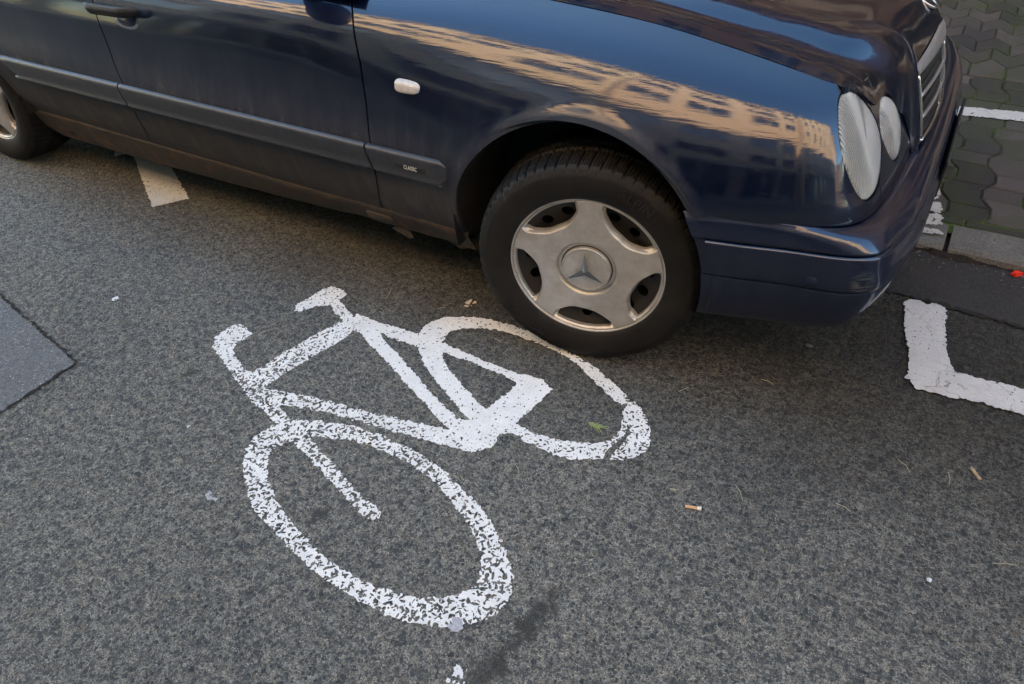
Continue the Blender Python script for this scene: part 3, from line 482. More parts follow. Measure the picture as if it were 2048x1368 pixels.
m, nt, b = mat('tyre_rubber'); p = geo(nt); f = noise(nt, p, 9, 4, .65); g = noise(nt, p, 160, 3, .7)
c = mixc(nt, ramp(nt, mth(nt, 'ADD', mth(nt, 'MULTIPLY', f, .8), mth(nt, 'MULTIPLY', g, .2)), [(.4, 0), (.7, 1)]), (.004, .004, .004), (.016, .014, .012)); L(nt, c, b.inputs['Base Color']); b.inputs['Roughness'].default_value = .66; b.inputs['Specular IOR Level'].default_value = .3
bump(nt, g, .2, .0005, b); M['tyre'] = m
m, nt, b = mat('silver_hubcap'); p = geo(nt); f = noise(nt, p, 26, 6, .75); g = noise(nt, p, 9, 3, .6); h = noise(nt, p, 170, 3, .8)
c = mixc(nt, ramp(nt, f, [(.35, 0), (.72, 1)]), (.52, .515, .50), (.38, .365, .34)); c = mixc(nt, ramp(nt, g, [(.5, 0), (.75, .5)]), c, (.36, .315, .26)); c = mixc(nt, ramp(nt, h, [(.66, 0), (.74, .5)]), c, (.07, .055, .045))
L(nt, c, b.inputs['Base Color']); b.inputs['Metallic'].default_value = .55; b.inputs['Roughness'].default_value = .40; bump(nt, h, .15, .0003, b); M['hub'] = m
M['hubgroove'] = simple('hub_groove', (.008, .007, .006), .8); M['steel'] = simple('black_steel', (.016, .014, .013), .6, var=.3); M['chrome'] = simple('worn_chrome', (.52, .52, .53), .24, 1.0, var=.1, vscale=80)
M['satin'] = simple('satin_silver', (.36, .36, .37), .42, .7, var=.1, vscale=60); M['dchrome'] = simple('brownish_emblem_chrome', (.20, .185, .16), .38, .8, var=.2, vscale=90)
# headlight glass: milky, ribbed
def lensmat(name, cx, cy):
    m, nt, b = mat(name); p = geo(nt); s = N(nt, 'ShaderNodeSeparateXYZ'); L(nt, p, s.inputs[0])
    dz = mth(nt, 'SUBTRACT', s.outputs[2], cy); dy = mth(nt, 'SUBTRACT', s.outputs[1], cx)
    r = mth(nt, 'ADD', dy, mth(nt, 'MULTIPLY', mth(nt, 'MULTIPLY', dz, dz), 2.2)); rib = mth(nt, 'SINE', mth(nt, 'MULTIPLY', r, 1000))
    side = ramp(nt, mth(nt, 'SUBTRACT', -.028, dy), [(.0, 0), (.02, 1)]); lowc = ramp(nt, dz, [(0, 0), (.02, 1)]) 
    k = mth(nt, 'MULTIPLY', side, ramp(nt, mth(nt, 'ADD', dz, .10), [(.0, .12), (.035, 1)]))
    f = noise(nt, p, 30, 4, .6); c = mixc(nt, f, (.64, .67, .69), (.82, .84, .84)); L(nt, c, b.inputs['Base Color'])
    b.inputs['Roughness'].default_value = .14; b.inputs['Transmission Weight'].default_value = .45; b.inputs['IOR'].default_value = 1.45; b.inputs['Coat Weight'].default_value = .6; b.inputs['Coat Roughness'].default_value = .06
    n = nt.nodes.new('ShaderNodeBump'); n.inputs['Distance'].default_value = .0045; L(nt, mth(nt, 'MULTIPLY', rib, k), n.inputs['Height']); n.inputs['Strength'].default_value = .8; L(nt, n.outputs[0], b.inputs['Normal']); return m
M['reflector'] = simple('reflector', (.80, .81, .82), .14, .92, var=.03); M['bulb'] = simple('bulb_glass', (.75, .62, .35), .1, 0, coat=1); M['lampwhite'] = simple('milky_lens', (.50, .475, .45), .25, 0, coat=.8, var=.22, vscale=70)
m, nt, b = mat('window_glass'); b.inputs['Base Color'].default_value = (.01, .012, .012, 1); b.inputs['Roughness'].default_value = .03; b.inputs['Coat Weight'].default_value = 1; M['glass'] = m
M['plate'] = simple('number_plate', (.6, .6, .58), .5); M['lip'] = simple('grille_lamella', (.014, .015, .017), .5)
# ------------------------------------------------------------------ car body surface (right-hand half), x forward, y inwards
car = empty('parked_car', (-1.4, YC, 0), 'dark navy blue saloon car with oval twin headlights parked half on the pavement', 'car')
# stations: x, y, inward angle, ztop, dtop, zlow-body
ST = [(-4.03, .46, -62, .90, .20), (-3.98, .26, -42, .925, .22), (-3.82, .11, -20, .945, .235), (-3.45, .032, -6, .955, .25), (-2.85, .012, -1, .955, .26), (-2.2, .012, 0, .955, .26), (-1.5, .012, 0, .955, .26), (-.85, .012, 0, .950, .255),
      (-.45, .013, 0, .932, .248), (-.15, .015, 1, .914, .246), (.08, .021, 2, .895, .240), (.24, .036, 4.5, .872, .225), (.36, .058, 8, .852, .205), (.45, .085, 13, .836, .182), (.52, .118, 20, .823, .160), (.572, .155, 29, .815, .145),
      (.606, .196, 42, .808, .142), (.627, .245, 56, .80, .140), (.640, .31, 67, .79, .135), (.649, .39, 76, .785, .130), (.658, .52, 83, .78, .125), (.665, .70, 87, .775, .12), (.668, YC, 90, .775, .12)]
FZ = [0, .24, .45, .65, .82, 1]
FDd = [0, .07, .13, .23, .42, 1]; FDf = [0, .06, .165, .345, .56, 1]; FDn = [0, .17, .38, .58, .79, 1]
ctrl = []
for (x, y, a, zt, dt) in ST:
    a_ = rad(a); n = np.array([-math.sin(a_), math.cos(a_)])
    wf = float(np.interp(x, [-.85, -.35], [0, 1])); wn = float(np.interp(a, [16, 45], [0, 1]))
    fd = (np.array(FDd)*(1-wf)+np.array(FDf)*wf)*(1-wn)+np.array(FDn)*wn
    rows = []
    for z, d in ((.20, .125), (.29, .062), (.37, .030), (.455, .010)): rows.append((x+n[0]*d, y+n[1]*d, z))
    for fz, d in zip(FZ, fd): rows.append((x+n[0]*d*dt, y+n[1]*d*dt, .535+fz*(zt-.535)))
    ctrl.append(rows)
ctrl = np.array(ctrl); base = ctrl[:, 4]
tu = np.concatenate([[0], np.cumsum(np.linalg.norm(np.diff(base, axis=0), axis=1))]); NU = int(tu[-1]/.0125)+1
us = np.linspace(0, tu[-1], NU); Gu = spline(ctrl, ts=us, tp=tu)                       # (NU, rows, 3)
rowt = np.array([0, .09, .175, .26, .34, .43, .51, .61, .70, .83]); rowt /= rowt[-1]; NV = 84
S = spline(np.swapaxes(Gu, 0, 1), ts=np.linspace(0, 1, NV), tp=rowt); S = np.swapaxes(S, 0, 1)   # (NU,NV,3)
X, Y, Z = S[..., 0], S[..., 1], S[..., 2]
for (cx, cz, r) in (AC, AR):      # a soft lip swells round each arch
    dd = np.hypot(X-cx, Z-cz)-r; k = np.where((Z < .76) & (Y < .2), .0055*np.exp(-((dd-.008)/.018)**2), 0); S[..., 1] -= k
fnt = lambda cx, cz, r: np.hypot(X-cx, Z-cz)-r
archF, archR = fnt(*AC), fnt(*AR)
def sx(tab): t = sorted(tab, key=lambda q: q[1]); return np.interp(Z, [q[1] for q in t], [q[0] for q in t])
gapF = sx([(-.735, .20), (-.722, .298), (-.687, .433), (-.674, .545), (-.6854, .673), (-.701, .756), (-.7475, .86), (-.80, .93), (-.83, .96)])
gapR = sx([(-1.835, .20), (-1.810, .27), (-1.768, .363), (-1.7554, .45), (-1.736, .538), (-1.761, .60), (-1.787, .693), (-1.816, .79), (-1.85, .95)])
rdoor = np.maximum(sx([(-2.60, .20), (-2.60, .30), (-2.60, .7), (-2.72, .80), (-2.78, .95)]), -9)
def poly_outline(pts, n=96): return spline(np.array(pts+[pts[0]]), n)[:-1]
# headlights: (y, z) outlines seen from the front, each in its own leaning plane
HL = [dict(pts=[[0.4971,0.2641,0.8074],[0.5047,0.275,0.8085],[0.5128,0.2911,0.8038],[0.522,0.3434,0.7772],[0.5352,0.3679,0.7566],[0.5506,0.385,0.7343],[0.5655,0.3938,0.7124],[0.5778,0.3966,0.6923],[0.5884,0.3974,0.6724],[0.5976,0.3911,0.6526],[0.6076,0.3722,0.6288],[0.6171,0.3467,0.6055],[0.621,0.3191,0.5923],[0.6224,0.2898,0.5821],[0.6194,0.264,0.5782],[0.6131,0.2404,0.5781],[0.6058,0.227,0.5833],[0.5961,0.218,0.5949],[0.5821,0.2092,0.6157],[0.5666,0.2,0.6431],[0.5532,0.1934,0.6692],[0.5407,0.1916,0.6928],[0.5296,0.1957,0.716],[0.5188,0.205,0.7412],[0.5092,0.2176,0.7649],[0.5018,0.2327,0.7836],[0.497,0.2491,0.798]]), dict(pts=[[0.5699,0.5125,0.7188],[0.5768,0.5328,0.7098],[0.5857,0.5487,0.6967],[0.5953,0.5594,0.6806],[0.605,0.5668,0.662],[0.6154,0.5681,0.6406],[0.6244,0.557,0.6213],[0.6331,0.5338,0.602],[0.6383,0.5107,0.59],[0.6403,0.4806,0.5833],[0.6379,0.4568,0.5848],[0.6327,0.4412,0.5922],[0.6242,0.4288,0.6063],[0.612,0.4189,0.6284],[0.6017,0.4099,0.6476],[0.5917,0.4054,0.6672],[0.5835,0.4124,0.6844],[0.5757,0.4281,0.7004],[0.5695,0.4479,0.7127],[0.5658,0.4732,0.7212],[0.5663,0.4945,0.7226]])]
for h in HL:
    P3 = np.array(h['pts']+[h['pts'][0]]); P3 = spline(P3, 73)[:-1]
    for _ in range(2): P3 = .5*P3+.25*(np.roll(P3, 1, 0)+np.roll(P3, -1, 0))
    h['p3'] = P3; h['c3'] = P3.mean(0); h['out'] = P3[:, 1:].tolist()
    A_ = np.c_[np.ones(72), P3[:, 1], P3[:, 2]]; cc = np.linalg.lstsq(A_, P3[:, 0], rcond=None)[0]; nn = np.array([1, -cc[1], -cc[2]]); h['n'] = nn/np.linalg.norm(nn)
HLf = [np.where(X > .42, -sdf_poly(Y, Z, h['out']), 1.0)-.0025 for h in HL]
ubase = np.repeat(us[:, None], NV, 1); ucorner = float(np.interp(.6385, ST and [q[0] for q in ST], tu))
seamz = np.interp(X, [.2, .30, .385, .56, .60, .63, .66, .70], [.545, .556, .556, .542, .536, .533, .530, .528])
P_ = S
# hood gap follows the top row; a few mm are left open
vv = np.repeat(np.linspace(0, 1, NV)[None], NU, 0)
uc = lambda x: float(np.interp(x, [q[0] for q in ST], tu))
parts = []
fen = panel('front_fender', P_, [X-gapF-.0028, archF, np.where(X > .1, Z-seamz-.002, 1), np.where(X > .1, 1., Z-.297+0*X), uc(.640)-ubase-.001, HLf[0]], M['body'], car)
fd_ = panel('front_door', P_, [gapF-.0028-X, X-gapR-.0028, Z-.292, .925-Z], M['body'], car)
rd_ = panel('rear_door', P_, [gapR-.0028-X, X-rdoor-.0028, archR-.0, Z-.286, .925-Z], M['body'], car)
qp = panel('rear_quarter', P_, [rdoor-.0028-X, archR, Z-.235], M['body'], car)
parts += [fen, fd_, rd_, qp]
bez = panel('headlight_surround', P_, [ubase-uc(.640)-.001, HLf[0], HLf[1], Z-seamz-.002, uc(.662)-ubase, .80-Z], M['body'], car); parts.append(bez)
# dark backing just behind the panels so every shut line reads as a groove
nx_ = np.gradient(S, axis=0); ny_ = np.gradient(S, axis=1); NR = np.cross(nx_, ny_); NR /= np.linalg.norm(NR, axis=-1, keepdims=True)+1e-12
if NR[NU//2, NV//2, 1] < 0: NR = -NR
BK = S+NR*.014
bk = panel('inner_shell', BK, [archF-.004, archR-.004, Z-.30, np.where(X > .45, HLf[0]-.0, 1.), np.where(X > .45, HLf[1], 1.), .93-Z, np.where(X > .2, Z-.58, 1.), uc(.655)-ubase], M['gap'], car, depth=0); parts.append(bk)
# sill (rocker) with rust and a jacking cover
sl = []
xs_ = np.linspace(-2.60, -.405, 150)
for x in xs_:
    zb = float(np.interp(x, [-2.6, -2.45, -1.9, -1.26, -.8, -.42], [.205, .168, .170, .190, .212, .214])); zt = .2975 if x > -.9 else .2905
    wv = .0015*mnoise.noise((x*6, 0, 0))
    sl.append([(x, .0735, zt), (x, .0705+wv, zt-.006), (x, .0725+wv, zt-.020), (x, .084+wv, .5*(zt+zb)), (x, .100+wv, zb+.012+.004*mnoise.noise((x*9, 1, 0))), (x, .110, zb+.007*mnoise.noise((x*11, 3, 0))*(1.6 if x > -.95 else .6)), (x, .165, zb+.004)])
sl = np.array(sl); sl = np.swapaxes(spline(np.swapaxes(sl, 0, 1), 26), 0, 1)
si = panel('sill', sl, [], M['sill'], car, flip=False, depth=0); parts.append(si)
jc = MB()
for (x0, x1, zc) in ((-.80, -.70, .252), (-2.42, -2.33, .222)):
    v = []
    for k in range(14):
        a = math.pi*2*k/14; v.append((.5*(x0+x1)+.055*math.cos(a)*abs(math.cos(a))**-.3 if abs(math.cos(a)) > 1e-6 else .5*(x0+x1), .083-.30*(0), zc+.024*math.sin(a)))
    v2 = [(x, .0775+(.262-z)*.22, z) for x, y, z in v]; v1 = [(x, y+.02, z) for x, y, z in v2]; jc = MB(); jc.add(v1+v2, [(i, (i+1) % 14, 14+(i+1) % 14, 14+i) for i in range(14)]+[tuple(14+i for i in range(14))]); parts.append(jc.build('jacking_cover', M['sill'], car, True))
for pts_ in ([(-.725, .10, .205), (-.69, .10, .195), (-.655, .10, .186), (-.64, .10, .192), (-.65, .10, .21), (-.70, .10, .222)], [(-.54, .12, .21), (-.47, .12, .19), (-.445, .12, .20), (-.45, .12, .225)]):
    hg = MB(); hg.add(pts_, [tuple(range(len(pts_)))]); o = hg.build('sill_tab', M['sill'], car); mo = o.modifiers.new('s', 'SOLIDIFY'); mo.thickness = .003; parts.append(o)
def bar(mb, pts, w_, d_):
    """rounded bar along pts, w_ across (up the face), d_ deep"""
    pr = [(-.5, 0), (-.42, .7), (-.2, 1), (.2, 1), (.42, .7), (.5, 0), (.4, -.8), (-.4, -.8)]; n = len(pr); v = []
    P = np.array(pts, float); T = np.gradient(P, axis=0); T /= np.linalg.norm(T, axis=1, keepdims=True); O = np.array([.95, 0, .33])
    for p, t in zip(P, T):
        wd = np.cross(O, t); wd /= np.linalg.norm(wd)
        for a, b_ in pr: v.append(p+wd*a*w_+O*b_*d_)
    mb.add(v, [(i*n+k, i*n+(k+1) % n, (i+1)*n+(k+1) % n, (i+1)*n+k) for i in range(len(P)-1) for k in range(n)]+[tuple(range(n))[::-1], tuple((len(P)-1)*n+k for k in range(n))])
# ------------------------------------------------------------------ side mouldings
def moulding(name, x0, x1, tilt0=0, tilt1=0, rend=0):
    n = max(8, int((x1-x0)/.02)); rows = []; prof = [(0, 1.0), (-.0065, .985), (-.0125, .93), (-.0150, .84), (-.0160, .70), (-.0150, .40), (-.0130, .12), (-.0155, .075), (-.0160, .035), (-.012, .0), (0, -.005)]
    for i in range(n+1):
        t = i/n; x = x0+(x1-x0)*t
        zb = .467+.0135*(x+2.4)/2.0; zt = .5405+.0125*(x+2.4)/2.0
        e = 0
        row = []
        for (dy, h) in prof:
            xx = x+((.5-h)*(tilt1 if t > .5 else tilt0)*(1 if (i in (0, n)) else 0)); k = 1.0
            if rend and x > x1-.022: q = (x-(x1-.022))/.022; k = math.sqrt(max(0, 1-q**2.6)); hh = .5+(h-.5)*(1-.5*q**7)
            else: hh = h
            ys = .0125+max(0, x+.5)*.01
            row.append((xx, ys+dy*k-.001, zb+(zt-zb)*hh))
        rows.append(row)
    R_ = np.array(rows); o = panel(name, R_, [], M['trim'], car, depth=0)
    lip = MB(); bar(lip, [(x0+.006+(x1-x0-.03)*i/30+.011, .0125+max(0, x0+(x1-x0)*i/30+.5)*.01-.0115, .467+.0135*(x0+(x1-x0)*i/30+2.4)/2.0-.0022) for i in range(31)], .0026, .0012); lp_ = lip.build('lip_highlight', M['satin'], o, True); lp_.matrix_parent_inverse = Matrix()  # lighter strip painting the edge highlight along the lower lip
    cap = MB()
    for row in (rows[0], rows[-1]): cap.add(row+[(row[0][0], .03, row[0][2])][:0], [tuple(range(len(row)))])
    bm = bmesh.new(); bm.from_mesh(o.data); be = [e for e in bm.edges if e.is_boundary]
    for c_ in cap.f: vs2 = [bm.verts.new(cap.v[i]) for i in c_]; bm.faces.new(vs2)
    bmesh.ops.recalc_face_normals(bm, faces=bm.faces); bm.to_mesh(o.data); bm.free(); return o
md = [moulding('side_moulding', -2.40, -1.7495, .10, .022), moulding('side_moulding', -1.7430, -.681, .022, .022), moulding('side_moulding', -.6745, -.418, .022, 0, 1)]
md[0].data.update(); parts += md
# badge on the front moulding
bd = MB(); bd.box(-.580, -.478, -.0055, 0, .507, .5225); bo = bd.build('badge_plate', M['black'], md[2], bevel=.0015)
def text_mesh(name, s, size, mt, parent, xform, extr=.0006, spc=1.0, off=0.0):
    c_ = bpy.data.curves.new(name, 'FONT'); c_.body = s; c_.size = size; c_.align_x = 'CENTER'; c_.align_y = 'CENTER'; c_.extrude = extr; c_.space_character = spc; c_.resolution_u = 4; c_.offset = off
    t = bpy.data.objects.new(name, c_); COL.objects.link(t); dg = bpy.context.evaluated_depsgraph_get(); me = bpy.data.meshes.new_from_object(t.evaluated_get(dg)); bpy.data.objects.remove(t)
    co = np.empty(len(me.vertices)*3, 'f'); me.vertices.foreach_get('co', co); co = co.reshape(-1, 3); me.vertices.foreach_set('co', np.array([xform(*q) for q in co], 'f').ravel()); me.update()
    o = bpy.data.objects.new(name, me); COL.objects.link(o); me.materials.append(mt); o.parent = parent; return o
def serif(x, y, z): return (-.5275+x*.78, -.0065-z, .5150+y*1.15)
text_mesh('badge_lettering', 'CLASSIC', .0150, M['plate'], md[2], serif, .0004, 1.05)
sf = MB()      # small serifs on the letters
for lx in (-.555, -.546, -.5365, -.528, -.519, -.510, -.5025): pass
# side repeater lamp
def blob(name, cx, cz, rx, rz, y0, dep, mt, parent, p=3.0, taper=0, n=40, m_=8, nx=0):
    v = []; f = []
    for j in range(m_+1):
        t = j/m_; s_ = math.cos(t*math.pi/2)**.55 if j < m_ else 0
        for k in range(n):
            a = 2*math.pi*k/n; c_, q = math.cos(a), math.sin(a); e = 2/p; u = abs(c_)**e*(1 if c_ > 0 else -1); w_ = abs(q)**e*(1 if q > 0 else -1)
            v.append((cx+rx*u*s_, y0-dep*math.sin(t*math.pi/2)+nx*u*rx*s_+.25*rz*w_*s_*1.0, cz+rz*w_*s_*(1-taper*u)))
    for j in range(m_):
        for k in range(n): f.append((j*n+k, j*n+(k+1) % n, (j+1)*n+(k+1) % n, (j+1)*n+k))
    return meshobj(name, v, f, mt, parent)
rp = blob('side_repeater', -.548, .7215, .041, .0172, .0560, .017, M['lampwhite'], car, 3.2, .10); parts.append(rp)
# door handles (front one enters the picture)
def handle(x0, x1, z0):
    prof = []
    n = 24; rows = []
    for i in range(n+1):
        t = i/n; x = x0+(x1-x0)*t; e = math.sqrt(max(0, 1-(2*t-1)**8)); off = .012+.026*min(1, 5*t, 5*(1-t))
        cy, cz = .056-off, z0+.010*t; row = []
        for k in range(12):
            a = 2*math.pi*k/12; row.append((x, cy-.013*math.cos(a)*e-.0, cz+.0175*math.sin(a)*e+.004*math.cos(a)))
        rows.append(row+[row[0]])
    return panel('door_handle', np.array(rows), [], M['black'], car, depth=0)
h1 = handle(-1.825, -1.558, .783); parts.append(h1)
cup = blob('handle_recess', -1.652, .757, .062, .031, .0565, .0055, M['chrome'], h1, 2.4); cup2 = blob('handle_recess_bowl', -1.652, .760, .050, .026, .0555, .0065, M['body'], h1, 2.4)
h2 = handle(-2.70, -2.46, .80); parts.append(h2)
# ------------------------------------------------------------------ hood
E_ = [(.4950, .2620, .8195), (.4985, .2660, .8215), (.503, .272, .8225), (.513, .305, .808), (.5297, .3613, .7724), (.5466, .3884, .7482), (.5566, .4081, .735), (.5631, .4226, .7267), (.5634, .4561, .7298), (.5636, .4907, .7327), (.5696, .5153, .7257), (.5838, .5416, .7055), (.5972, .5561, .6829), (.6085, .5688, .6614), (.6194, .603, .643),
      (.6343, .61, .613), (.6514, .617, .58), (.6686, .632, .5280), (.6768, .645, .5124), (.6806, .655, .515), (.680, .658, .5305), (.6755, .659, .5533), (.6663, .659, .5842), (.6576, .659, .6133), (.6392, .659, .6671), (.6202, .659, .7192), (.6128, .660, .7361), (.6104, .670, .7476), (.612, .685, .7555), (.6154, .715, .7625), (.6200, .765, .7737), (.6242, .82, .7852), (.6293, .86, .7925), (.6334, .89, .7963)]
E_ = np.array(E_); NE = 150; le = np.concatenate([[0], np.cumsum(np.linalg.norm(np.diff(E_, axis=0), axis=1))]); te = np.linspace(0, le[-1], NE)
Ef = np.stack([np.interp(te, le, E_[:, k]) for k in range(3)], 1)
for _ in range(2): Ef[1:-1] = .5*Ef[1:-1]+.25*(Ef[2:]+Ef[:-2])
top = S[:, -1]; topx = top[:, 0]; o_ = np.argsort(topx[us < uc(.56)]); tx_, tyy, tzz = topx[us < uc(.56)][o_], top[us < uc(.56)][o_, 1], top[us < uc(.56)][o_, 2]
yg = lambda x: np.interp(x, tx_, tyy)+.0048
zg = lambda x: np.where(np.asarray(x) < .49, np.interp(x, tx_, tzz)-.0015, np.interp(x, [.49, .53, .56, .60], [np.interp(.49, tx_, tzz), .800, .780, .745]))
sst = lambda t: np.clip(t, 0, 1)**2*(3-2*np.clip(t, 0, 1))
def zH(x, y):
    yc = np.interp(x, [-.7, -.1, .2, .4, .5, .57], [.350, .372, .385, .418, .445, .492]); z0 = zg(x)
    rise = np.interp(x, [-.7, 0, .3, .5, .58], [.022, .030, .034, .034, .030]); w_ = .075
    base_ = z0+.004*np.sin(np.clip((y-.26)/np.maximum(yc-.26, .02), 0, 1)*math.pi)-.006*sst((y-.30)/np.maximum(yc-.30, .02))+.0075*sst((y-.255)/.045)-.0075*sst((y-.31)/.12)
    crown = np.interp(x, [-.7, 0, .4, .56, .60], [.040, .036, .030, .018, .016]); yy_ = np.clip((y-yc-w_*.6)/(YC-yc-w_*.6), 0, 1)
    return base_+rise*sst((y-yc+.004)/w_)+crown*(1-(1-yy_)**2)
CE = [0, 3, 5, 7, 9, 11, 13, 15, 19, 25, 27, 30, 33]          # feature columns end at these points of the front edge
Y36 = [.2645, .290, .325, .360, .393, .412, .452, .482, .515, .53, .548, .69, YC]
MID = [[(.40, .2630, None), (.44, .2630, None), (.47, .2625, None)], [(.41, .296, .8450), (.45, .300, .8345), (.485, .303, .8225)], [(.43, .340, .8365), (.48, .359, .8200), (.520, .376, .7930)], [(.43, .373, .829), (.485, .396, .809), (.531, .412, .7750)],
       [(.44, .414, .8245), (.495, .443, .804), (.535, .470, .7770)], [(.45, .437, .8230), (.52, .480, .796), (.560, .517, .7580)], [(.46, .479, .8490), (.525, .515, .827), (.575, .546, .7720)], [(.46, .513, .8600), (.53, .550, .838), (.592, .588, .7600)],
       [(.46, .555, .8680), (.53, .592, .846), (.600, .637, .7600)], [(.46, .578, .871), (.53, .613, .848), (.592, .648, .7960)], [(.46, .598, .874), (.53, .633, .850), (.585, .658, .8080)], [(.46, .73, .887), (.53, .748, .864), (.590, .760, .8220)], [(.46, YC, .895), (.53, YC, .874), (.600, YC, .8340)]]
XRr = [-.70, -.45, -.2, .0, .2, .36]; cc_ = []
for c_ in range(13):
    col_ = [(x, float(yg(x))+(Y36[c_]-.2645)*(YC-float(yg(x)))/(YC-.2645), 0) for x in XRr]; col_ = [(x, y, float(zH(x, y))) for x, y, _ in col_]
    col_ += [(x, (float(yg(x)) if z is None else y), (float(zg(x)) if z is None else z)) for x, y, z in MID[c_]]; col_.append(tuple(E_[CE[c_]])); cc_.append(col_)
cc_ = np.array(cc_); tr_ = [0, .14, .28, .39, .50, .60, .70, .81, .91, 1.0]
H1 = np.swapaxes(spline(np.swapaxes(cc_, 0, 1), ts=np.linspace(0, 1, 130), tp=tr_), 0, 1)          # (13,130,3)
lec = le[CE]; full = np.concatenate([H1, (H1*[1, -1, 1]+[0, 2*YC, 0])[::-1][1:]], 0); lf = np.concatenate([lec, 2*lec[-1]-lec[::-1][1:]])
Hb = spline(full, ts=te, tp=lf)
fall = np.clip((np.linspace(0, 1, 130)-.80)/.20, 0, 1)**2; Hb = Hb+(Ef-Hb[:, -1])[:, None, :]*fall[None, :, None]
for _ in range(14):
    mirr = Hb[-2].copy(); mirr[:, 1] = 2*YC-mirr[:, 1]; Q = np.concatenate([Hb, mirr[None]], 0)
    Q[1:-1, 20:-1] = .4*Q[1:-1, 20:-1]+.15*(Q[2:, 20:-1]+Q[:-2, 20:-1]+Q[1:-1, 21:]+Q[1:-1, 19:-2]); Hb = Q[:-1]; Hb[-1, :, 1] = YC
Hm = Hb[::-1].copy(); Hm[..., 1] = 2*YC-Hm[..., 1]; HH = np.concatenate([Hb, Hm[1:]], 0)
hood = panel('hood', HH, [], M['hoodp'], car, flip=False, depth=.016)
hu = panel('hood_underside', HH*[1, 1, 1]-[.012, 0, .03], [.50-HH[..., 0]], M['gap'], car, depth=0)
# emblem on the hood
def disc(cx, cy, cz, r, nrm, mt, name, parent, prof):
    q = Vector(nrm).normalized().to_track_quat('Z', 'X').to_matrix(); v = []; n = 48
    for (rr, h) in prof:
        for k in range(n):
            a = 2*math.pi*k/n; w_ = q @ Vector((rr*r*math.cos(a), rr*r*math.sin(a), h)); v.append((cx+w_.x, cy+w_.y, cz+w_.z))
    f = [(j*n+k, j*n+(k+1) % n, (j+1)*n+(k+1) % n, (j+1)*n+k) for j in range(len(prof)-1) for k in range(n)]
    return meshobj(name, v, f, mt, parent)
eb = disc(.586, .868, .8415, .029, (.42, 0, .91), M['chrome'], 'hood_emblem', hood, [(1, -.003), (1, .002), (.93, .004), (.80, .004), (.78, .001)])
disc(.586, .868, .8415, .0225, (.42, 0, .91), M['black'], 'hood_emblem_centre', hood, [(1, .0015), (.6, .003), (.02, .0035)])
# ------------------------------------------------------------------ grille
GT = [0, .36, .67, 1.0, 1.13]
GLp = np.array([[.6755, .665, .5533], [.6588, .665, .6135], [.6403, .665, .6673], [.6213, .665, .7194], [.6114, .665, .741]]); GCp = np.array([[.6919, YC, .5686], [.6787, YC, .6275], [.6647, YC, .6885], [.6498, YC, .746], [.6334, YC, .7963]])
def gpoint(s_, t, out=0):
    a = abs(s_*2-1); k = 1-a; f_ = lambda A, c: float(np.interp(t, GT, A[:, c]) if t >= 0 else A[0, c]+(A[1, c]-A[0, c])/.36*t)
    q = [f_(GLp, c)*(1-k)+f_(GCp, c)*k for c in range(3)]; q[0] += .0055*4*k*(1-k)*(1-.3*k)
    y = q[1] if s_ <= .5 else 2*YC-q[1]; return (q[0]+out*.95, y, q[2]+out*.33)
gr = MB(); s12 = np.linspace(0, 1, 24)
bar(gr, [gpoint(.008, t) for t in np.linspace(0, 1.0, 14)], .0075, .006); bar(gr, [gpoint(.992, t) for t in np.linspace(0, 1.0, 14)], .0075, .006); bar(gr, [gpoint(s_, 0) for s_ in s12], .009, .007); bar(gr, [gpoint(.5, t, -.003) for t in np.linspace(0, 1.0, 14)], .008, .007)
grille = gr.build('grille', M['chrome'], car, True)
tb = []
for s_ in np.linspace(0, 1, 61): tb.append([gpoint(s_, 1.0, -.004), gpoint(s_, 1.0, .004), gpoint(s_, 1.03, .0055), gpoint(s_, 1.08, .0045), gpoint(s_, 1.12, .001), gpoint(s_, 1.13, -.004)])
panel('grille_top_band', np.array(tb), [], M['satin'], grille, depth=.006, flip=True)
for t in (.36, .67):
    mb = MB(); bar(mb, [gpoint(.012+.976*s_, t, .001) for s_ in s12], .0085, .006); mb.build('grille_bar', M['satin'], grille, True)
mb = MB()
mb.add([gpoint(s_, t, -.022) for s_ in s12 for t in (-.02, 1.05)], [(2*i, 2*i+2, 2*i+3, 2*i+1) for i in range(23)])
mb.build('grille_backing', M['gap'], grille)
mb = MB()
for r in range(15):
    t = .03+.95*r/14; bar(mb, [gpoint(.01+.98*s_, t, -.007) for s_ in s12], .0052, .004)
for k in range(47):
    s_ = k/46; bar(mb, [gpoint(min(.995, max(.005, .01+.98*s_+(.004 if j % 2 else -.004))), .03+.95*j/14, -.009) for j in range(15)], .0048, .004)
mb.build('grille_mesh', M['lip'], grille)
mb = MB(); mb.add([gpoint(s_, t, -.004) for s_ in s12 for t in (-.10, -.03)], [(2*i, 2*i+2, 2*i+3, 2*i+1) for i in range(23)]); mb.build('grille_lower_lip', M['body'], grille)
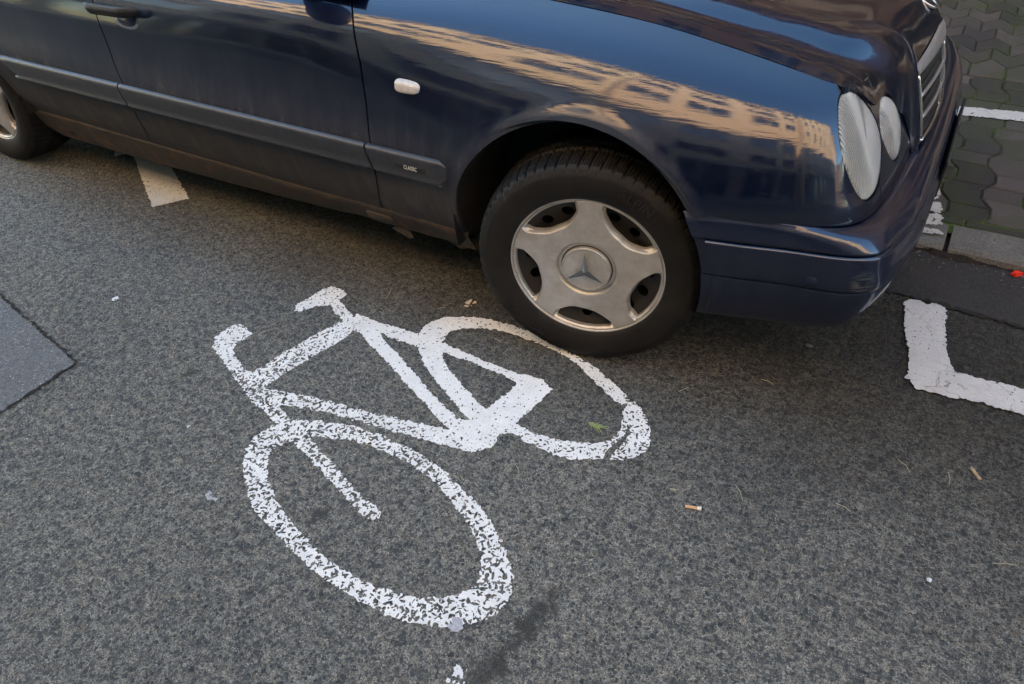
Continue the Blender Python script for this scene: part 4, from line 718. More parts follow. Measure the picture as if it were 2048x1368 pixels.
# ------------------------------------------------------------------ headlights
def headlight(h, nm, lens):
    n = 72; rings = 16; C3, nrm, P3 = h['c3'], h['n'], h['p3']
    def shell(scale, d0, bulge, pw=.9):
        v = []
        for j in range(rings+1):
            t = j/rings; s_ = math.cos(t*math.pi/2)
            for q in P3: v.append(tuple(C3+(q-C3)*s_*scale+nrm*(d0+bulge*math.sin(t*math.pi/2)**pw)))
        return v, [(j*n+k, j*n+(k+1) % n, (j+1)*n+(k+1) % n, (j+1)*n+k) for j in range(rings) for k in range(n)]
    v, f = shell(.985, -.004, .017); o = meshobj(nm, v, f, lens, car)
    bm = bmesh.new(); bm.from_mesh(o.data); bmesh.ops.remove_doubles(bm, verts=bm.verts, dist=1e-4); bm.to_mesh(o.data); bm.free(); o.data.shade_smooth()
    if sum(p.normal.x for p in o.data.polygons) < 0: o.data.flip_normals()
    mo = o.modifiers.new('s', 'SOLIDIFY'); mo.thickness = .003; mo.offset = -1
    v, f = shell(.97, -.012, -.055, 1); meshobj('reflector', v, f, M['reflector'], o)
    c0_ = C3-nrm*.034; bm2 = MB(); pr_ = [(.016, -.030), (.016, -.012), (.0075, -.010), (.0075, .016), (.004, .021), (.0005, .022)]; qz = Vector(nrm).to_track_quat('Z', 'X').to_matrix()
    bm2.add([tuple(Vector(c0_)+qz @ Vector((r*math.cos(a_), r*math.sin(a_), h_))) for r, h_ in pr_ for a_ in np.linspace(0, 2*math.pi, 17)[:-1]], [(j*16+k, j*16+(k+1) % 16, (j+1)*16+(k+1) % 16, (j+1)*16+k) for j in range(5) for k in range(16)]); bm2.build('bulb', M['bulb'], o, True)
    v = []
    for q in P3:
        for s_, d in ((.985, -.003), (1.012, -.006), (1.015, -.035)): v.append(tuple(C3+(q-C3)*s_+nrm*d))
    meshobj('lamp_seal', v, [(k*3+i, ((k+1) % n)*3+i, ((k+1) % n)*3+i+1, k*3+i+1) for k in range(n) for i in range(2)], M['gap'], o)
    return o
hls = [headlight(HL[0], 'headlight', lensmat('lens_main', .300, .69)), headlight(HL[1], 'headlight', lensmat('lens_inner', .488, .655))]; parts += hls
# ------------------------------------------------------------------ bumper
B0 = [(.236, .045, .556), (.300, .055, .559), (.383, .072, .558), (.47, .098, .553), (.54, .128, .546), (.590, .168, .538), (.616, .215, .534), (.634, .29, .531), (.645, .40, .529), (.654, .55, .528), (.662, .72, .527), (.664, YC, .527)]
B1 = [(.262, .024, .508), (.310, .036, .508), (.395, .056, .507), (.473, .078, .506), (.557, .097, .505), (.625, .119, .504), (.669, .150, .503), (.697, .225, .502), (.7235, .355, .502), (.735, .54, .502), (.739, .74, .502), (.740, YC, .502)]
def row(B, dz, dout):
    P = np.array(B, float); T = np.gradient(P, axis=0); n = np.stack([T[:, 1], -T[:, 0]], 1); n /= np.linalg.norm(n, axis=1, keepdims=True); out = P.copy(); out[:, :2] += n*np.array(dout).reshape(-1, 1); out[:, 2] += dz; return out
w12 = np.interp(np.arange(12), [0, 4, 7, 11], [0, .3, 1, 1])
SH = [row(B0, 0.0, 0), row(B0, .0035, .004), .66*np.array(B0)+.34*np.array(B1)+np.array([0, 0, .0145]), .28*np.array(B0)+.72*np.array(B1)+np.array([0, 0, .0165]), np.array(B1), row(B1, -.005, -.001), row(B1, -.008, -.006)]
IN = [row(B1, -.0085, -.006), row(B1, -.009, .001), row(B1, -.0125, .0045), row(B1, -.018, .006+.001*w12), row(B1, -.040, .007+.005*w12), row(B1, -.070, .007+.013*w12), row(B1, -.097, .005+.016*w12), row(B1, -.1005, .002+.013*w12)]
LO = [row(B1, -.103, .003+.014*w12), row(B1, -.107, .004+.015*w12), row(B1, -.140, .002+.013*w12), row(B1, -.18, -.004+.006*w12), row(B1, -.215, -.014-.002*w12), row(B1, -.245, -.026-.020*w12), row(B1, -.262, -.040-.045*w12)]
def bsurf(rows, nv, nu=150):
    A = np.array(rows); A = np.concatenate([A, (A*[1, -1, 1]+[0, 2*YC, 0])[:, ::-1][:, 1:]], 1)
    A = np.swapaxes(A, 0, 1); k = A.shape[0]; b0 = A[:, 0]; d = np.concatenate([[0], np.cumsum(np.linalg.norm(np.diff(b0, axis=0), axis=1))])
    G = spline(A, ts=np.linspace(0, d[-1], nu*2), tp=d); G = np.swapaxes(G, 0, 1); rl = np.concatenate([[0], np.cumsum(np.linalg.norm(np.diff(G[:, 20], axis=0), axis=1))])
    out = np.stack([np.interp(np.linspace(0, rl[-1], nv), rl, np.arange(len(rl)))]); q = out[0]; i = np.clip(q.astype(int), 0, len(rl)-2); fr = (q-i)[:, None, None]
    # smooth interpolation across the section
    Gs = spline(G, ts=q, tp=np.arange(len(rl))); return np.swapaxes(Gs, 0, 1)
cutx = lambda G: np.where(G[..., 0] < .5, np.hypot(G[..., 0]-AC[0], G[..., 2]-AC[1])-AC[2]+.012, 1.)
G1 = bsurf(SH, 26); bumper = panel('front_bumper', G1, [cutx(G1)], M['bump'], car, depth=.006, flip=True)
G2 = bsurf(IN, 30); ends = lambda G: np.where(G[..., 0] < .45, G[..., 0]-.305-.35*np.maximum(0, .46-G[..., 2])*.9, 1.)
ins = panel('bumper_insert', G2, [ends(G2)], M['bumpS'], bumper, depth=.006, flip=True); ins.matrix_parent_inverse = Matrix()
G3 = bsurf(LO, 30); low = panel('bumper_lower', G3, [cutx(G3)], M['bump'], bumper, depth=.010, flip=True); low.matrix_parent_inverse = Matrix()
Gm = bsurf([row(B1, -.0075, -.005), row(B1, -.05, -.0015+.002*w12), row(B1, -.103, -.001+.010*w12)], 14)
bb = panel('bumper_core', Gm, [cutx(Gm)], M['bump'], bumper, depth=0, flip=True)
tc = disc(.5555, .0860, .4260, .0135, (.33, -.94, 0), M['bump'], 'tow_cap', bumper, [(1.12, -.004), (1.06, .0022), (1.0, .0008), (.94, .0022), (.02, .0032)])
pl = MB(); pl.box(.757, .764, .70, 1.17, .385, .492); o = pl.build('plate_holder', M['black'], bumper, bevel=.002); pl = MB(); pl.box(.7635, .7648, .72, 1.15, .394, .483); pl.build('number_plate', M['plate'], bumper, bevel=.001)
for o in (hu,): pass
# ------------------------------------------------------------------ under the skin: liners, floor, engine-bay black
def liner(cx, cz, r, y0, y1):
    ln = MB(); n = 40; v = []
    for k in range(n+1):
        a = rad(-8+200*k/n); v += [(cx+(r+.012)*math.cos(a), y0, cz+(r+.012)*math.sin(a)), (cx+(r+.020)*math.cos(a), y1, cz+(r+.02)*math.sin(a))]
    ln.add(v, [(2*i, 2*i+1, 2*i+3, 2*i+2) for i in range(n)]+[tuple(2*i+1 for i in range(n+1))]); parts.append(ln.build('wheel_arch_liner', M['liner'], car, False))
liner(*AC[:2], AC[2], .035, .36); liner(*AR[:2], AR[2], .035, .36)
for bx_ in ((-2.45, -.45, .15, 2*YC-.15, .20, .24), (-3.95, -3.25, .2, 2*YC-.2, .26, .32), (.41, .62, .28, 2*YC-.28, .26, .30), (-3.24, -2.46, .40, 2*YC-.40, .24, .30), (-.44, .4, .40, 2*YC-.40, .20, .27)):
    fl = MB(); fl.box(*bx_); fl.build('underbody', M['liner'], car, bevel=.01)
# ------------------------------------------------------------------ cabin, roof, tail
cab = []
CX = [(-.74, .945, .25), (-1.02, 1.13, .29), (-1.35, 1.335, .34), (-1.75, 1.415, .355), (-2.3, 1.425, .36), (-2.85, 1.36, .37), (-3.25, 1.17, .36), (-3.55, .985, .30)]
for x, z, y in CX:
    rows = []
    for s_, cz in ((0, 0), (.25, .6), (.6, .92), (1, 1)): rows.append((x, y+(YC-y)*s_, z+.022*cz*(1 if z > 1.0 else .5)))
    cab.append(rows)
cab = np.array(cab); cg = spline(cab, 60); cg = np.swapaxes(spline(np.swapaxes(cg, 0, 1), 16), 0, 1); cgm = (cg*[1, -1, 1]+[0, 2*YC, 0])[:, ::-1]; CG = np.concatenate([cg, cgm[:, 1:]], 1)
panel('roof', CG, [-1.38-CG[..., 0], CG[..., 0]+2.80], M['body'], car, flip=True, depth=0); panel('windscreen', CG, [CG[..., 0]+1.38], M['glass'], car, flip=True, depth=0); panel('rear_window', CG, [-2.80-CG[..., 0]], M['glass'], car, flip=True, depth=0)
sw = []
for i in range(60):
    p = cg[i, 0]; lo_y = float(np.interp(p[0], [-4, -.85], [.085, .085])); sw.append([(p[0], lo_y+.03, .915), (p[0], .5*(lo_y+.03+p[1])-.01, .5*(.915+p[2])), tuple(p)])
sw = np.array(sw); SW = np.swapaxes(spline(np.swapaxes(sw, 0, 1), 12), 0, 1)
for (a_, b_) in ((-1.72, -.90), (-2.72, -1.80)): parts.append(panel('side_window', SW, [SW[..., 0]-a_, b_-SW[..., 0], SW[..., 2]-.935, 1.37-SW[..., 2]], M['glass'], car, flip=True, depth=0))
SF = SW+[0, .004, 0]; parts.append(panel('window_frame', SF, [], M['black'], car, flip=True, depth=0))
tr = np.array([[(x, .26+(YC-.26)*s_, z+.02*s_) for s_ in np.linspace(0, 1, 8)] for x, z in ((-3.30, .955), (-3.5, .965), (-3.75, .955), (-3.93, .925), (-4.00, .88), (-4.02, .70), (-4.02, .50))])
tg = spline(tr, 30); tgm = (tg*[1, -1, 1]+[0, 2*YC, 0])[:, ::-1]; panel('trunk_lid', np.concatenate([tg, tgm[:, 1:]], 1), [], M['body'], car, flip=True, depth=0)
rb = MB(); rb.box(-4.09, -3.95, .20, 2*YC-.20, .27, .52); rb.build('rear_bumper', M['bump'], car, True, bevel=.04)
cw = MB(); cw.box(-.86, -.68, .30, 2*YC-.30, .90, .935); cw.build('cowl', M['black'], car, bevel=.01)
mi = blob('side_mirror', -.98, 1.045, .075, .068, -.02, .075, M['body'], car, 3.0); parts.append(mi)
mi2 = blob('mirror_back', -.98, 1.045, .075, .068, -.02, -.10, M['black'], mi, 3.0); ms = MB(); ms.box(-1.0, -.94, -.02, .12, .960, .990); ms.build('mirror_stalk', M['black'], mi, bevel=.008)
for o in parts: mirror(o, car)
# ------------------------------------------------------------------ wheels
def build_wheel():
    prof = []      # (radius, y) ; y<0 is outboard, face of the hubcap at y=0
    RT = .320
    nth = 1260; sect = [(.208, .012), (.216, -.004), (.226, -.010), (.245, -.0165), (.262, -.0180), (.280, -.0150), (.290, -.0120), (.2915, -.0105), (.297, -.0085), (.3035, -.004), (.308, .001)]
    W_ = np.linspace(.006, .205, 30); rs_ = RT-.0105*np.abs((W_-.1055)/.10)**3.2
    th = np.linspace(0, 2*math.pi, nth+1)[:-1]; rows = [np.full(nth, r) for r, y in sect]; ys_ = [y for r, y in sect]
    for w_, r in zip(W_, rs_):
        s_ = (w_-.1055)/.10; ph = (th/(2*math.pi)*66+.35*abs(s_)*1.0*np.sign(s_)+(.5 if s_ > 0 else 0)) % 1
        rr = np.full(nth, r)
        if abs(s_) > .42:
            rr = np.where(ph < .24, r-.0085, rr)
            for q in (.38, .58, .80): rr = np.where(np.abs(ph-q) < .036, r-.004, rr)
        else:
            ph2 = (th/(2*math.pi)*50+.8*s_) % 1; rr = np.where(ph2 < .16, r-.005, rr); rr = np.where((np.abs(ph2-.45) < .04) | (np.abs(ph2-.72) < .04), r-.0025, rr)
        if abs(abs(s_)-.38) < .045 or abs(s_) < .04: rr = np.full(nth, r-.0075)
        rows.append(rr); ys_.append(w_)
    # lateral grooves run down onto the shoulder
    for q, k in ((8, .0012), (9, .0028), (10, .0045)):
        ph = (th/(2*math.pi)*66-.35) % 1; rows[q] = np.where(ph < .22, rows[q]-k, rows[q])
    for q in (6, 7): rows[q] = rows[q]+.0008*(((th/(2*math.pi)*264) % 1) < .5)
    inner = [(.308, .211), (.290, .222), (.262, .226), (.226, .219), (.208, .200)]
    for r, y in inner: rows.append(np.full(nth, r)); ys_.append(y)
    A = np.zeros((len(rows), nth+1, 3))
    for j, (r, y) in enumerate(zip(rows, ys_)):
        A[j, :nth, 0] = r*np.cos(th); A[j, :nth, 1] = y; A[j, :nth, 2] = r*np.sin(th); A[j, nth] = A[j, 0]
    zf = A[..., 2]; A[..., 2] = np.where(zf < -.3125, -.3125+(zf+.3125)*.15, zf); A[..., 1] -= np.where((zf < -.27) & (A[..., 1] < 0), (-.27-zf)*.10, 0)
    wheel = panel('wheel', A, [], M['tyre'], None, flip=True, depth=0)
    me = wheel.data; bm = bmesh.new(); bm.from_mesh(me); bmesh.ops.remove_doubles(bm, verts=bm.verts, dist=1e-5); bmesh.ops.recalc_face_normals(bm, faces=bm.faces)
    for e in bm.edges:
        if len(e.link_faces) == 2 and e.calc_face_angle() > .6: e.smooth = False
    bm.to_mesh(me); bm.free()
    def arc(cr, a0, sgn=1, yo=-.0185):
        def f(x, y, z):
            a = rad(a0)-sgn*x/cr; r = cr+sgn*y; return (r*math.cos(a), yo-z*.6, r*math.sin(a))
        return f
    M['lett'] = simple('tyre_letters', (.012, .011, .0105), .6)
    text_mesh('tyre_lettering', 'ALPIN', .034, M['lett'], wheel, arc(.262, 62), .0012, 1.1); text_mesh('tyre_lettering', 'MICHELIN', .024, M['lett'], wheel, arc(.264, 232), .0010, 1.1)
    # hubcap
    nr, nt_ = 150, 900; rr = np.linspace(.070, .2195, nr); tt_ = np.linspace(0, 2*math.pi, nt_+1); Rr, Tt = np.meshgrid(rr, tt_, indexing='ij')
    ph = (np.degrees(Tt)-53+36) % 72-36; hs = 24.0; u = np.clip(np.abs(ph)/hs, 0, 2); skew = ph/hs
    rin = .1375+.034*u**3+.004*skew; fo = .1955-Rr; fi = Rr-rin; fa = (hs-np.abs(ph))*rad(1)*Rr
    def smin(a, b_, k=.006): h_ = np.clip(.5+.5*(b_-a)/k, 0, 1); return b_*(1-h_)+a*h_-k*h_*(1-h_)
    slot = smin(smin(fo, fi, .003), fa, .005)            # > 0 inside an opening
    y = np.zeros_like(Rr)
    y += .010*np.clip((.086-Rr)/.010, 0, 1)**2                       # falls into the centre recess
    y += .002*np.clip((Rr-.08)/.14, 0, 1)
    y += .0125*np.clip(1-np.maximum(-fi, 0)/.009, 0, 1)**1.4*np.clip(1-(-slot)/.009, 0, 1)**.5*np.clip((fo+.006)/.012, 0, 1)*np.clip(1.25-u*.25-.0*skew, .0, 1)      # scooped edges
    gd = np.abs(Rr-.2028); y += .0050*np.clip(1-gd/.0022, 0, 1)
    gd2 = np.where((np.abs(np.abs(ph)-hs-1.2) < 1.6) & (Rr > .188) & (Rr < .203), np.abs(np.abs(ph)-hs-1.2)*rad(1)*Rr, 1); y += .0050*np.clip(1-gd2/.0022, 0, 1)
    y += .012*np.clip((Rr-.2115)/.008, 0, 1)**2.2; y -= .0016*np.exp(-((Rr-.2085)/.003)**2)
    Pm = np.stack([1.028*Rr*np.cos(Tt), y-.001, 1.028*Rr*np.sin(Tt)], -1)
    v, f = grid_mesh(Pm, [-slot], flip=False); hub = meshobj('hubcap', v, f, M['hub'], None); bm = bmesh.new(); bm.from_mesh(hub.data); bmesh.ops.remove_doubles(bm, verts=bm.verts, dist=1e-5); bmesh.ops.recalc_face_normals(bm, faces=bm.faces)
    if sum(f_.normal.y for f_ in bm.faces) > 0: bmesh.ops.reverse_faces(bm, faces=bm.faces)
    be = [e for e in bm.edges if e.is_boundary]
    for e in be: e.smooth = False
    r_ = bmesh.ops.extrude_edge_only(bm, edges=be)
    for g_ in r_['geom']:
        if isinstance(g_, bmesh.types.BMVert): g_.co.y += .012
    bm.to_mesh(hub.data); bm.free(); hub.parent = wheel
    # steel wheel behind the openings, with round holes
    n = 200; rr = np.linspace(.03, .205, 60); tt_ = np.linspace(0, 2*math.pi, 361); Rr, Tt = np.meshgrid(rr, tt_, indexing='ij'); dep = .030+.012*np.sin((Rr-.10)*40)
    hole = np.full(Rr.shape, 1.)
    for k in range(16): a = 2*math.pi*k/16; hole = np.minimum(hole, np.hypot(Rr*np.cos(Tt)-.166*math.cos(a), Rr*np.sin(Tt)-.166*math.sin(a))-.015)
    v, f = grid_mesh(np.stack([Rr*np.cos(Tt), dep, Rr*np.sin(Tt)], -1), [hole]); rim = meshobj('rim', v, f, M['steel'], None); rim.parent = wheel
    dk = disc(0, .075, 0, .21, (0, -1, 0), M['gap'], 'brake_disc', None, [(1, 0), (.02, 0)]); dk.parent = wheel; dk.data.name = 'brake_disc'
    # centre: dark ring, domed disc, three-pointed star and its ring
    dkr = disc(0, .0100, 0, .082, (0, -1, 0), M['hubgroove'], 'centre_recess', None, [(1, 0), (.7, 0)]); dkr.parent = wheel
    em = disc(0, .006, 0, .0672, (0, -1, 0), M['hub'], 'emblem', None, [(1.02, -.004), (1.02, .006), (1.0, .0085), (.955, .0088), (.93, .0060), (.91, .0062), (.5, .0075), (.02, .0080)]); em.parent = wheel
    sv, sfc = [], []
    tip, wd, hgt = .0610, .0105, .0090
    ctr = (0, -.0135-hgt*.4, 0); sv.append(ctr)
    for k in range(3):
        a = rad(92+120*k); sv.append((tip*math.cos(a), -.0132, tip*math.sin(a))); a2 = a+rad(60); sv.append((wd*math.cos(a2), -.0128, wd*math.sin(a2)))
    for k in range(3): t_ = 1+2*k; nx2 = 2+2*k; pv_ = 2+2*((k-1) % 3); sfc += [(0, t_, nx2), (0, pv_, t_)]
    st = meshobj('star', sv, sfc, M['chrome'], None, False); bm = bmesh.new(); bm.from_mesh(st.data); bmesh.ops.recalc_face_normals(bm, faces=bm.faces)
    if sum(f_.normal.y for f_ in bm.faces) > 0: bmesh.ops.reverse_faces(bm, faces=bm.faces)
    bm.to_mesh(st.data); bm.free(); st.parent = wheel
    return wheel
w0 = build_wheel()
def place(o, x, y, z, rz, spin, src=None):
    if src:
        c_ = o.copy(); COL.objects.link(c_)
        for ch in [q for q in list(COL.objects) if q.parent == o]: d = ch.copy(); COL.objects.link(d); d.parent = c_
        o = c_
    o.parent = car; o.matrix_parent_inverse = Matrix.Translation(-car.location); o.rotation_mode = 'XYZ'
    o.matrix_basis = Matrix.Translation((x, y, z)) @ Matrix.Rotation(rz, 4, 'Z') @ Matrix.Rotation(spin, 4, 'Y'); return o
place(w0, 0, .028, .320, rad(10.66), 0)
place(w0, -2.833, .045, .320, 0, 0, 1); place(w0, -2.833, 2*YC-.045, .320+KH*.5, rad(180), .4, 1); place(w0, 0, 2*YC-.028, .320+KH*.5, rad(190.6), .9, 1)
# ------------------------------------------------------------------ small litter
def small(name, mb, mt, label, cat, group=None, smooth=True):
    o = mb.build(name, mt, None, smooth); tag(o, label, cat, group); return o
D_ = R['small']
def rod(mb, a, b_, r0, r1, n=8, z0=None):
    a, b_ = Vector(a), Vector(b_); d = (b_-a).normalized(); s_ = d.cross(Vector((0, 0, 1))).normalized(); u = s_.cross(d); v = []
    for p, r in ((a, r0), (b_, r1)):
        for k in range(n): t = 2*math.pi*k/n; v.append((p+s_*r*math.cos(t)+u*r*math.sin(t))[:])
    mb.add(v, [(k, (k+1) % n, n+(k+1) % n, n+k) for k in range(n)]+[tuple(range(n))[::-1], tuple(range(n, 2*n))])
M['cork'] = simple('filter_paper', (.62, .38, .20), .8, var=.2, vscale=200); M['white'] = simple('white_paper', (.72, .70, .66), .8, var=.1, vscale=200); M['tan'] = simple('faded_filter', (.36, .27, .18), .85, var=.25, vscale=200)
M['ash'] = simple('ash', (.05, .02, .015), .9); M['needle'] = simple('needle_green', (.30, .37, .14), .6, var=.25, vscale=300); M['straw'] = simple('dry_needle', (.34, .33, .22), .7, var=.2, vscale=300); M['red'] = simple('red_plastic', (.75, .03, .015), .5, var=.1)
def butt(k, mt, lab, torn):
    a, b_ = D_[k], D_[k+'e']; e = empty('cigarette_butt', (a[0], a[1], 0), lab, 'cigarette butt'); A, B = Vector((*a, .0048)), Vector((*b_, .0048)); d = B-A; mb = MB(); rod(mb, A, A+d*.72, .0040, .0039, 12); mb.build('filter', mt, e, True)
    mb = MB(); rod(mb, A+d*.72, A+d*.97, .0040, .0052 if torn else .0042, 12); mb.build('paper', M['white'] if torn else mt, e, True)
    if torn: mb = MB(); rod(mb, A+d*.97, A+d*1.15, .0036, .0012, 8); mb.build('burnt_end', M['ash'], e, True)
butt('butt1', M['cork'], 'orange-tipped cigarette butt with torn white paper and burnt end on the asphalt', True); butt('butt2', M['tan'], 'faded tan cigarette butt lying on the asphalt towards the right edge', False)
def sprig(k, n, lab, mt):
    a, b_ = np.array(D_[k]), np.array(D_[k+'e']); d = b_-a; l = np.linalg.norm(d); d /= l; s_ = np.array([-d[1], d[0]]); mb = MB(); rod(mb, (*a, .003), (*(a+d*l*.75), .003), .0009, .0007, 5)
    for i in range(n):
        t = .0+.75*i/n; q = a+d*l*t; sg = 1 if i % 2 else -1; ang = rad(28+random.uniform(-8, 8))*sg; dr = d*math.cos(ang)+s_*math.sin(ang); ln_ = l*random.uniform(.45, .7); rod(mb, (*q, .003), (*(q+dr*ln_), .003+random.uniform(0, .007)), .0016, .0006, 5)
    small('conifer_sprig', mb, mt, lab, 'sprig')
sprig('sprig', 11, 'small green conifer sprig with needles inside the rear wheel of the bicycle symbol', M['needle']); sprig('sprig2', 4, 'tiny pale sprig with few needles near the orange cigarette butt', M['straw'])
mb = MB(); x, y = 1.083, 1.036; mb.add([(x-.018, y-.012, .012), (x-.004, y-.020, .019), (x+.016, y-.004, .020), (x+.012, y+.010, .012), (x-.008, y+.004, .018), (x-.018, y-.012, .008), (x-.004, y-.020, .006), (x+.016, y-.004, .007), (x+.012, y+.010, .006), (x-.008, y+.004, .006)],
    [(0, 1, 4), (1, 2, 4), (2, 3, 4), (5, 6, 1, 0), (6, 7, 2, 1), (7, 8, 3, 2), (8, 9, 4, 3), (9, 5, 0, 4)]); small('plastic_scrap', mb, M['red'], 'bright red scrap of plastic in the dirt at the foot of the kerb', 'litter', smooth=False)
mb = MB(); x, y = D_['ped']; pb = [(x+.011*math.cos(t)*(1+.2*math.sin(3*t)), y+.008*math.sin(t), .002+.003*abs(math.sin(t*2))) for t in np.linspace(0, 6.0, 10)]; mb.add(pb+[(x, y, .007)], [(i, (i+1) % 10, 10) for i in range(10)]); small('pebble', mb, M['kerb'], 'flat grey pebble on the asphalt below the bumper', 'pebble', smooth=False)
def px(u, v): return None
nd = [((.535, -.222), (.567, -.262)), ((.765, -.165), (.800, -.175)), ((.985, .06), (.992, .018)), ((.872, .045), (.905, .015)), ((.49, .175), (.525, .170)), ((1.10, -.17), (1.15, -.15)), ((-.93, -.30), (-.955, -.345)), ((-.28, -.02), (-.25, -.03)), ((-.72, .04), (-.70, -.02)), ((.30, .02), (.32, .05)), ((.02, -.42), (.05, -.45)), ((-.52, .02), (-.50, .04))]
nlab = ['dry needle just above right of the orange cigarette butt, the nearest one to it', 'dry needle midway between the two cigarette butts', 'upright dry needle beside the faded tan butt, right of it', 'dry needle left of the faded tan cigarette butt, lying slanted', 'pale needle under the bumper, closest to the front tyre',
        'dry needle cut by the right edge of the picture', 'upright dry needle above the handlebar of the bicycle symbol', 'dry needle between the bicycle frame and the car sill, nearest the tyre', 'upright dry needle left of the bicycle saddle', 'dry needle close to the right of the front tyre on the brownish asphalt', 'dry needle inside the rear wheel of the bicycle symbol near the chain', 'dry needle under the car sill, right of the saddle']
for i, (a, b_) in enumerate(nd):
    mb = MB(); c_ = ((a[0]+b_[0])/2+.003, (a[1]+b_[1])/2+.002); rod(mb, (*a, .002), (*c_, .004), .0006, .0009, 5); rod(mb, (*c_, .004), (*b_, .0025), .0009, .0005, 5)
    small('dry_needle', mb, M['straw'], nlab[i], 'needle', 'dry needles scattered on the asphalt')
M['fleck'] = simple('pale_fleck', (.62, .62, .64), .7, var=.15, vscale=300); M['smear'] = simple('grey_paint_smear', (.34, .35, .38), .7, var=.3, vscale=200); M['warmfleck'] = simple('warm_fleck', (.62, .52, .42), .7, var=.15)
def fleck(k, r, mt, lab, seed, asp=1.0, hole=0):
    x, y = D_[k]; g = np.arange(-r*1.6, r*1.6, .0016); Xf, Yf = np.meshgrid(x+g, y+g, indexing='ij'); d = r-np.hypot((Xf-x)/asp, Yf-y); f = d+r*.75*vnoise(Xf, Yf, r*.6, seed)+r*.4*vnoise(Xf, Yf, r*.25, seed+1)
    if hole: f = np.minimum(f, stonefield(Xf, Yf, .010, seed, .0003, .006, 1.2))
    v, fc = grid_mesh(np.stack([Xf, Yf, np.full(Xf.shape, .0026)], -1), [f]); o = meshobj('paint_fleck', v, fc, mt, None, False); tag(o, lab, 'paint fleck'); return o
fleck('fl1', .014, M['warmfleck'], 'cream paint fleck on the asphalt left of the front tyre', 31); fleck('fl2', .010, M['fleck'], 'round bluish-white fleck on the asphalt right of the smooth asphalt patch', 33); fleck('fl3', .013, M['smear'], 'jagged grey fleck left of the front wheel of the bicycle symbol', 35, 1.3, 1)
fleck('fl4', .020, M['fleck'], 'chipped white paint fleck at the bottom edge below the bicycle symbol', 37, 1.1, 1); fleck('fl5', .016, M['smear'], 'grey drip of paint hanging from the bottom of the painted bicycle wheel', 39, .8); fleck('wp', .0045, M['fleck'], 'tiny round white speck alone on the asphalt at lower right', 41); fleck('d1', .0042, M['fleck'], 'tiny white speck left of the bicycle handlebar', 43)
# loose grit on the road: far too many grains to count
M['grit'] = simple('grit', (.12, .115, .105), .8, var=.4, vscale=90)
gb = MB(); rg = random.Random(5)
def grain(x, y, z0, r):
    a = [(rg.uniform(.6, 1.2)*r, rg.uniform(0, 6.28)) for _ in range(5)]; base_ = [(x+r*rg.uniform(.6, 1.1)*math.cos(t*1.2566+a[0][1]), y+r*rg.uniform(.6, 1.1)*math.sin(t*1.2566+a[0][1]), z0) for t in range(5)]
    gb.add(base_+[(x+r*rg.uniform(-.3, .3), y+r*rg.uniform(-.3, .3), z0+r*rg.uniform(.5, .9))], [(k, (k+1) % 5, 5) for k in range(5)])
for _ in range(2600):
    x, y = rg.uniform(-2.6, 1.6), rg.uniform(-1.6, .75); grain(x, y, .0012, abs(rg.gauss(0, .0010))+.0007)
for _ in range(500): x = rg.uniform(.2, 1.5); grain(x, KY-abs(rg.gauss(0, .05))-.006, .004, abs(rg.gauss(0, .0018))+.001)
for _ in range(350): grain(rg.gauss(0, .25), rg.gauss(.12, .1), .0012, abs(rg.gauss(0, .0015))+.001)
o = gb.build('road_grit', M['grit']); o['kind'] = 'stuff'; tag(o, 'fine loose grit scattered over the asphalt and along the kerb', 'grit')
# ------------------------------------------------------------------ the street round the car (seen in its paint)
def wallmat(name, c1, c2, sc=1.2):
    m, nt, b = mat(name); p = geo(nt); f = noise(nt, p, sc, 5, .65); g = noise(nt, p, 40, 3, .6); L(nt, mixc(nt, g, mixc(nt, f, c1, c2), mixc(nt, f, c2, c1)), b.inputs['Base Color']); b.inputs['Roughness'].default_value = .9; bump(nt, g, .3, .004, b); return m
M['cream'] = wallmat('cream_render', (.62, .47, .30), (.70, .56, .38)); M['sand'] = wallmat('sand_render', (.60, .44, .29), (.66, .50, .35)); M['brown'] = wallmat('brown_render', (.20, .155, .125), (.26, .20, .16)); M['greyw'] = wallmat('grey_render', (.24, .22, .21), (.30, .28, .26))
M['stone'] = wallmat('stone_trim', (.42, .36, .29), (.50, .44, .36), 3); M['frame'] = simple('window_frame_paint', (.55, .54, .50), .5); M['pane'] = simple('pane', (.02, .025, .03), .05, coat=1, var=.05); M['rooft'] = simple('roof_tiles', (.16, .06, .04), .8, var=.25, vscale=8); M['door'] = simple('door_wood', (.06, .035, .02), .6, var=.2, vscale=6)
wmesh = {}
